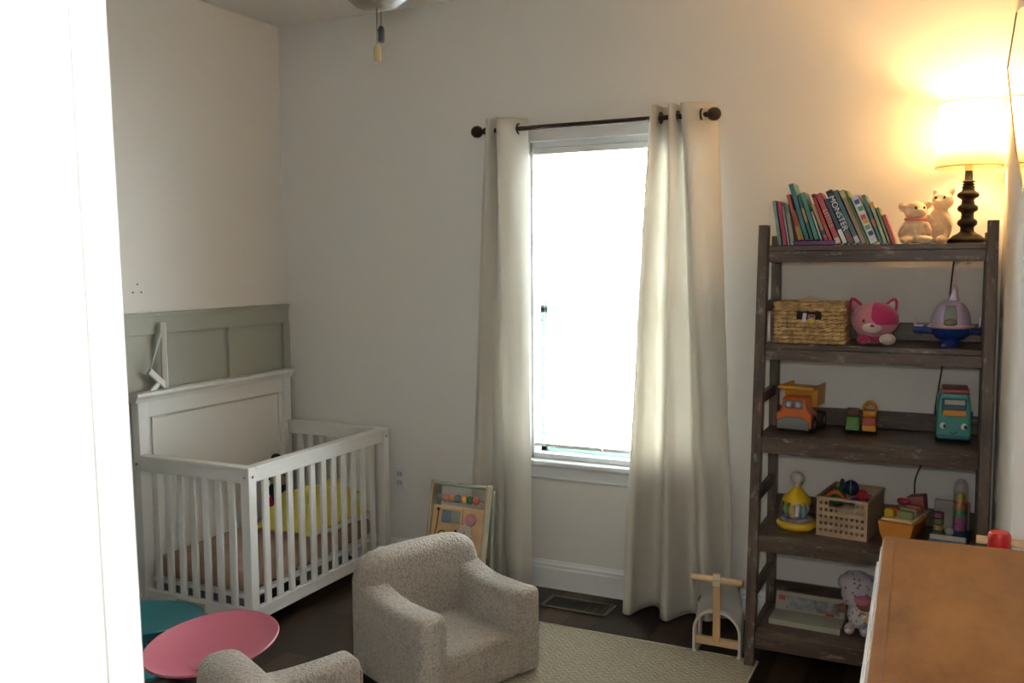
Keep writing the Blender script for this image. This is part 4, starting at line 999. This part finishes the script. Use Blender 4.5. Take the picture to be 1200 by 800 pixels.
for s in (-1, 1): wheel(bu, s*.050, -.052, .017, .016); wheel(bu, s*.050, .052, .017, .016)

# ------------------------------------------------------------------ shelf 4: popper, cane bin of toys, xylophone, tray with rain tube
z4 = ZS[3]
YEL = plain('sun_yellow', (.66, .42, .01), .35)
pp = thing('popper_toy', 'press-down spinning toy with yellow base and clear dome on the fourth shelf', 'toy', (2.676, -.250, z4)); pp.scale = (1.1, 1.1, 1.15)
MB().lathe([(0, 0), (.060, 0), (.066, .006), (.067, .016), (.062, .024), (0, .024)], seg=44).build('base', YEL, pp, smooth=True)
MB().lathe([(.061, .024), (.060, .060), (.054, .085), (.040, .104), (.022, .114)], seg=44).build('clear_dome', CLEAR, pp, smooth=True)
ins = MB().lathe([(0, .024), (.050, .025), (.048, .034), (0, .036)], seg=32).build('carousel', plain('play_lilac', (.30, .25, .36), .5), pp, smooth=True)
for k, c in enumerate(((.62, .36, .05), (.1, .32, .36), (.6, .55, .5), (.52, .30, .12), (.2, .4, .1))):
    a = 2*PI*k/5-1.9; MB().ell((.032*math.cos(a), .032*math.sin(a), .062), (.013, .013, .024)).build('pop_figure', plain('fig%d' % k, c, .5), ins, smooth=True)
MB().lathe([(.010, .036), (.010, .1), (.0, .1)], seg=12).build('spindle', WHITE, ins, smooth=True)
b = MB(); prf = []
seg = 40; rings = []
for (r, z) in ((.050, .090), (.046, .101), (.034, .113), (.018, .130), (.010, .140)):
    rings.append([b.b.verts.new((r*math.cos(2*PI*k/seg), r*math.sin(2*PI*k/seg), z-(.008*(k % 4 in (1, 2)) if r > .049 else 0))) for k in range(seg)])
for A_, B_ in zip(rings, rings[1:]):
    for k in range(seg): b.b.faces.new((A_[k], A_[(k+1) % seg], B_[(k+1) % seg], B_[k]))
b.build('roof', YEL, pp, smooth=True)
MB().lathe([(.010, .128), (.011, .150), (.016, .152), (.022, .160), (.0235, .170), (.020, .180), (.010, .186), (0, .187)], seg=28).build('push_knob', plain('knob_cream', (.60, .52, .48), .4), pp, smooth=True)

cb = thing('cane_bin', 'tan perforated cane-pattern bin full of toys on the fourth shelf', 'bin', (2.868, -.205, z4), math.radians(-8)); cb.scale = (1.22, 1.22, 1.45)
CAN = plain('cane_plastic', (.42, .29, .18), .5)
bx, by, hb_ = .150, .215, .102
def perforated(b, w, h, t, M, slot=True):
    """panel of width w, height h in local x,z with round holes cut as an actual lattice"""
    cell = .0150; nx = int((w-.012)/cell); nz = int((h-.014)/cell); cw = (w-.012)/nx; ch = (h-.014)/nz
    vs = []
    def quad(ps):
        f = [b.b.verts.new(M @ Vector((x, -t/2, z))) for x, z in ps]; k = [b.b.verts.new(M @ Vector((x, t/2, z))) for x, z in ps]
        b.b.faces.new(f); b.b.faces.new(k[::-1]); n = len(ps)
        for i in range(n): b.b.faces.new((f[i], k[i], k[(i+1) % n], f[(i+1) % n]))
    quad([(-w/2, 0), (w/2, 0), (w/2, .007), (-w/2, .007)]); quad([(-w/2, h-.007), (w/2, h-.007), (w/2, h), (-w/2, h)])
    quad([(-w/2, .007), (-w/2+.006, .007), (-w/2+.006, h-.007), (-w/2, h-.007)]); quad([(w/2-.006, .007), (w/2, .007), (w/2, h-.007), (w/2-.006, h-.007)])
    for i in range(nx):
        for j in range(nz):
            cx, cz = -w/2+.006+cw*(i+.5), .007+ch*(j+.5)
            if slot and abs(cx) < .034 and j in (nz-1,): continue
            r = .0047; n = 8
            for k in range(n):
                a0, a1 = 2*PI*k/n+PI/8, 2*PI*(k+1)/n+PI/8
                def sq(a):
                    c, s_ = math.cos(a), math.sin(a); m = max(abs(c)/(cw/2), abs(s_)/(ch/2)); return (cx+c/m, cz+s_/m)
                P = [(cx+r*math.cos(a0), cz+r*math.sin(a0)), sq(a0)]
                am = (a0+a1)/2
                if abs((am % (PI/2))-PI/4) < .3: P.append((cx+math.copysign(cw/2, math.cos(am)), cz+math.copysign(ch/2, math.sin(am))))
                P += [sq(a1), (cx+r*math.cos(a1), cz+r*math.sin(a1))]
                f = [b.b.verts.new(M @ Vector((x, -t/2, z))) for x, z in P]
                b.b.faces.new(f)
b = MB()
perforated(b, bx, hb_, .004, Matrix.Translation((0, -by/2, 0)))
b.build('front_panel', CAN, cb)
b = MB(); b.box((0, -by/2, .001), (bx, .006, .002))
for s in (-1, 1): b.box((s*(bx/2-.002), 0, hb_/2), (.004, by, hb_))
b.box((0, by/2, hb_*.5), (bx, .004, hb_*.99)); b.box((0, 0, .002), (bx, by, .004)); b.build('bin_shell', CAN, cb)
b = MB()
for s in (-1, 1): b.box((s*(bx/2-.001), 0, hb_-.003), (.008, by+.008, .007)); b.box((0, s*by/2, hb_-.003), (bx+.006, .008, .007))
b.build('rim', CAN, cb, bev=.002)
tys = [((.02, .16, .03), 'green toy dinosaur piled in the cane bin', 'toy_dinosaur'), ((.40, .07, .01), 'orange toy track piece piled in the cane bin', 'toy_track'), ((.015, .02, .10), 'navy toy ball on top of the cane bin pile', 'toy_ball'), ((.36, .01, .02), 'red toy car at the right of the cane bin pile', 'toy_car'), ((.02, .05, .30), 'blue toy block at the front of the cane bin pile', 'toy_block'), ((.01, .10, .06), 'dark green toy ring standing in the cane bin', 'toy_ring')]
sp_ = [(-.035, -.02, .062), (-.030, -.07, .088), (-.005, .02, .088), (.038, -.01, .090), (.030, -.072, .085), (-.040, .05, .070)]
rc_, rs_ = math.cos(math.radians(-8)), math.sin(math.radians(-8))
for (c, lab, nm), (x, y, z) in zip(tys, sp_):
    x, y, z = x*1.22, y*1.22, z*1.42; wx, wy = 2.868+x*rc_-y*rs_, -.205+x*rs_+y*rc_; mt_ = plain(nm+'_paint', c, .35)
    t = thing(nm, lab, 'toy', (wx, wy, z4+z), 0, 'toys in the cane bin'); t.scale = (1.2, 1.2, 1.2)
    if nm == 'toy_dinosaur':
        MB().ell((0, 0, .03), (.026, .036, .026)).ell((.004, -.03, .058), (.014, .018, .014)).ell((0, .04, .02), (.010, .03, .010), (-.3, 0, 0)).ell((-.004, -.018, .045), (.010, .012, .02)).build('body', mt_, t, remesh=.003)
        MB().prism([(-.02, .05), (-.01, .066), (0, .052), (.01, .064), (.02, .046)], -.002, .002, 'X').build('spikes', plain('dino_spikes', (.10, .30, .04), .4), t)
    elif nm == 'toy_track':
        MB().tube([(-.028+.056*k/10, 0, .008+.022*math.sin(PI*k/10)) for k in range(11)], .006, 8).build('track', mt_, t, smooth=True)
    elif nm == 'toy_ball': MB().ell((0, 0, .027), (.024, .024, .024)).build('ball', mt_, t, smooth=True); MB().torus((0, 0, .027), .0235, .0022, 'X').build('band', plain('dino_spikes', (.10, .30, .04), .4), t, smooth=True)
    elif nm == 'toy_car':
        MB().prism([(-.026, 0), (.026, 0), (.026, .012), (.014, .015), (.008, .026), (-.012, .026), (-.018, .014), (-.026, .012)], -.013, .013, 'Y').build('car_body', mt_, t, bev=.003)
        for s in (-1, 1): MB().cyl((s*.016, -.015, .0), (s*.016, .015, .0), .007, seg=14).build('wheel', TYRE, t, smooth=True)
    elif nm == 'toy_block': MB().box((0, 0, .008), (.032, .018, .016), (0, .2, .3), bev=.003).build('block', mt_, t); MB().cyl((-.005, 0, .014), (-.005, 0, .022), .005, seg=12).build('stud', mt_, t)
    else: MB().torus((0, 0, .035), .026, .006, 'X').build('ring', mt_, t, smooth=True); MB().cyl((0, -.02, .01), (0, .02, .01), .006).build('ring_foot', mt_, t)

xy = thing('toy_boat', 'wooden toy boat with orange hull and coloured blocks on the fourth shelf', 'toy', (3.062, -.245, z4), math.radians(-14)); xy.scale = (1.08, 1, 1.6)
HUL = plain('orange_wood', (.50, .17, .02), .45)
b = MB(); secs = [(-.115, .058, .080), (-.03, .060, .082), (.06, .055, .080), (.115, .040, .078)]; R_ = []
for y, hw, h in secs: R_.append([b.b.verts.new((a*hw, y, z)) for a, z in ((-1, h*.66), (-.86, h*.30), (-.58, .001), (.58, .001), (.86, h*.30), (1, h*.66))])
for A_, B_ in zip(R_, R_[1:]):
    for k in range(5): b.b.faces.new((A_[k], A_[k+1], B_[k+1], B_[k]))
    b.b.faces.new((A_[5], A_[0], B_[0], B_[5]))
b.b.faces.new(R_[0]); b.b.faces.new(R_[-1][::-1]); b.build('hull', HUL, xy, bev=.004, seg=3)
MB().box((0, 0, .056), (.098, .20, .006), bev=.002).build('deck', BEECH, xy)
for k, c in enumerate(((.60, .40, .02), (.52, .05, .015), (.22, .26, .10), (.35, .26, .14), (.40, .08, .05))):
    x_, y_ = ((-.030, -.075), (-.025, -.045), (.020, -.07), (.020, -.02), (.02, .03))[k]; MB().box((x_, y_, .068), ((.030, .032, .050, .05, .05)[k], .024, .018), bev=.003).build('block', plain('boatblock%d' % k, c, .5), xy)
MB().torus((-.02, .05, .080), .018, .005, 'Z', sq=(1, .7)).build('ring', plain('ring_magenta', (.40, .02, .06), .4), xy, smooth=True)
MB().box((.018, .075, .078), (.055, .05, .035), (0, -.15, 0), bev=.003).build('cabin', plain('cabin_rose', (.26, .07, .06), .5), xy)

tr = thing('toy_box_game', 'blue and white toy tray standing on the fourth shelf', 'toy', (3.212, -.235, z4), math.radians(-4)); tr.scale = (1, 1, 1.5)
NAV = plain('navy_plastic', (.012, .055, .12), .4); CRM = plain('cream_plastic', (.52, .46, .38), .5)
MB().box((0, 0, .012), (.125, .20, .024), bev=.004).build('blue_base', NAV, tr)
MB().box((0, -.093, .029), (.118, .008, .012), bev=.002).build('front_lip', CRM, tr)
MB().box((0, .060, .060), (.118, .012, .072), bev=.004).build('back_panel', plain('grey_pink', (.30, .26, .25), .5), tr)
for k, (c, z) in enumerate((((.10, .13, .07), .030), ((.36, .25, .10), .045), ((.13, .17, .10), .060), ((.22, .07, .10), .075))): MB().cyl((-.036, -.045, z-.006), (-.036, -.045, z+.006), .018, seg=20).build('stacking_disc', plain('disc%d' % k, c, .5), tr, smooth=True)
MB().ell((.0, -.04, .036), (.016, .018, .012)).build('shape_piece', plain('piece_grey', (.36, .36, .34), .3), tr, smooth=True)
rt = thing('rain_tube', 'clear plastic tube of coloured beads standing on the toy tray', 'toy', (3.243, -.262, z4+.037)); rt.scale = (1.25, 1.25, 1.5)
MB().lathe([(0, .0), (.022, .0), (.022, .016), (0, .016)], seg=24).build('base_cap', NAV, rt, smooth=True)
MB().lathe([(.020, .016), (.020, .118), (.017, .130), (.010, .138), (0, .141)], seg=24).build('clear_tube', CLEAR, rt, smooth=True)
for k, (c, z0_, z1_) in enumerate((((.42, .10, .28), .016, .050), ((.04, .28, .10), .050, .066), ((.55, .15, .03), .066, .084), ((.60, .32, .02), .084, .104))): MB().cyl((0, 0, z0_), (0, 0, z1_), .0170 if k < 3 else .012, seg=20).build('bead_layer', plain('beads%d' % k, c, .4, bump=.8, bscale=200), rt, smooth=True)

# ------------------------------------------------------------------ bottom shelf: tray box, patterned bundle
z5 = ZS[4]
tx = thing('board_game', 'long pale cardboard game box lying on the bottom shelf', 'box', (2.728, -.27, z5), math.radians(-2))
PB = plain('box_cream', (.30, .265, .21), .6)
MB().box((0, .03, .011), (.262, .22, .022), bev=.002).build('box_base', plain('box_edge', (.38, .36, .29), .6), tx)
ld = MB().box((0, .055, .048), (.26, .028, .080), (-.25, 0, 0), bev=.002).build('box_lid', PB, tx)
MB().box((.012, .038, .052), (.20, .004, .046), (-.25, 0, 0)).build('printed_panel', plain('print_grey', (.20, .19, .19), .6, var=.5, vscale=45), tx)
MB().box((-.104, .032, .070), (.022, .004, .016), (-.25, 0, 0)).build('red_mark', plain('print_red', (.35, .03, .02), .6), tx)
MB().box((.078, .024, .032), (.030, .004, .010), (-.25, 0, 0)).build('red_mark', plain('print_red', (.35, .03, .02), .6), tx)
fb = thing('fabric_doll', 'floral patterned cloth doll slumped on the bottom shelf beside the dresser', 'doll', (2.905, -.255, z5))
FLO = None
m, n_, l_, p_ = _m('floral_cloth'); tc = n_.new('ShaderNodeTexCoord'); v = n_.new('ShaderNodeTexVoronoi'); v.inputs['Scale'].default_value = 55; l_.new(tc.outputs['Object'], v.inputs['Vector'])
r = n_.new('ShaderNodeValToRGB'); r.color_ramp.elements[0].color = (.30, .10, .15, 1); r.color_ramp.elements[1].color = (.50, .46, .50, 1); r.color_ramp.elements[0].position = .18; r.color_ramp.elements[1].position = .35
l_.new(v.outputs['Distance'], r.inputs[0]); l_.new(r.outputs[0], p_.inputs['Base Color']); p_.inputs['Roughness'].default_value = .9; FLO = m
b = MB()
for k in range(14):
    a = 2*PI*k/14; b.ell((.045*math.cos(a), .03*math.sin(a), .175+.012*math.sin(k*2.7)), (.028, .026, .030))
b.ell((0, 0, .135), (.060, .050, .060)); b.ell((0, 0, .195), (.045, .035, .03)); b.build('bonnet', FLO, fb, remesh=.005)
MB().ell((.012, .0, .060), (.048, .045, .062)).ell((.035, -.055, .020), (.022, .05, .020)).ell((-.02, -.06, .018), (.020, .045, .018)).build('dress', FLO, fb, remesh=.005)
MB().ell((.030, -.038, .115), (.032, .028, .032)).build('head', plain('doll_brown_skin', (.26, .11, .055), .7), fb, smooth=True)
MB().ell((.022, -.048, .128), (.030, .024, .018), (.3, 0, 0)).build('head_scarf', plain('scarf_pink', (.42, .12, .20), .8), fb, smooth=True)
MB().ell((-.052, -.03, .082), (.018, .020, .016)).build('hand', plain('doll_brown_skin', (.26, .11, .055), .7), fb, smooth=True)

# ------------------------------------------------------------------ added globe, unseen in the hallway, that brightens the door frame
hl = thing('hall_fill_light', 'added fill light, unseen in the hallway, brightening the door frame', 'light', (3.72, -3.95, 2.40))
MB().cyl((0, 0, .0), (0, 0, .34), .012).build('stem', CHROME, hl, smooth=True)
MB().lathe([(0, .34), (.06, .34), (.05, .32), (.0, .32)], seg=24).build('canopy', CHROME, hl, smooth=True)
hm, n_, l_, p_ = _m('hall_fill_globe'); p_.inputs['Emission Color'].default_value = (.93, .96, 1, 1); p_.inputs['Emission Strength'].default_value = HALL_FILL; p_.inputs['Base Color'].default_value = (.9, .9, .9, 1)
MB().ell((0, 0, 0), (.11, .11, .11), u=28, v=18).build('globe', hm, hl, smooth=True)
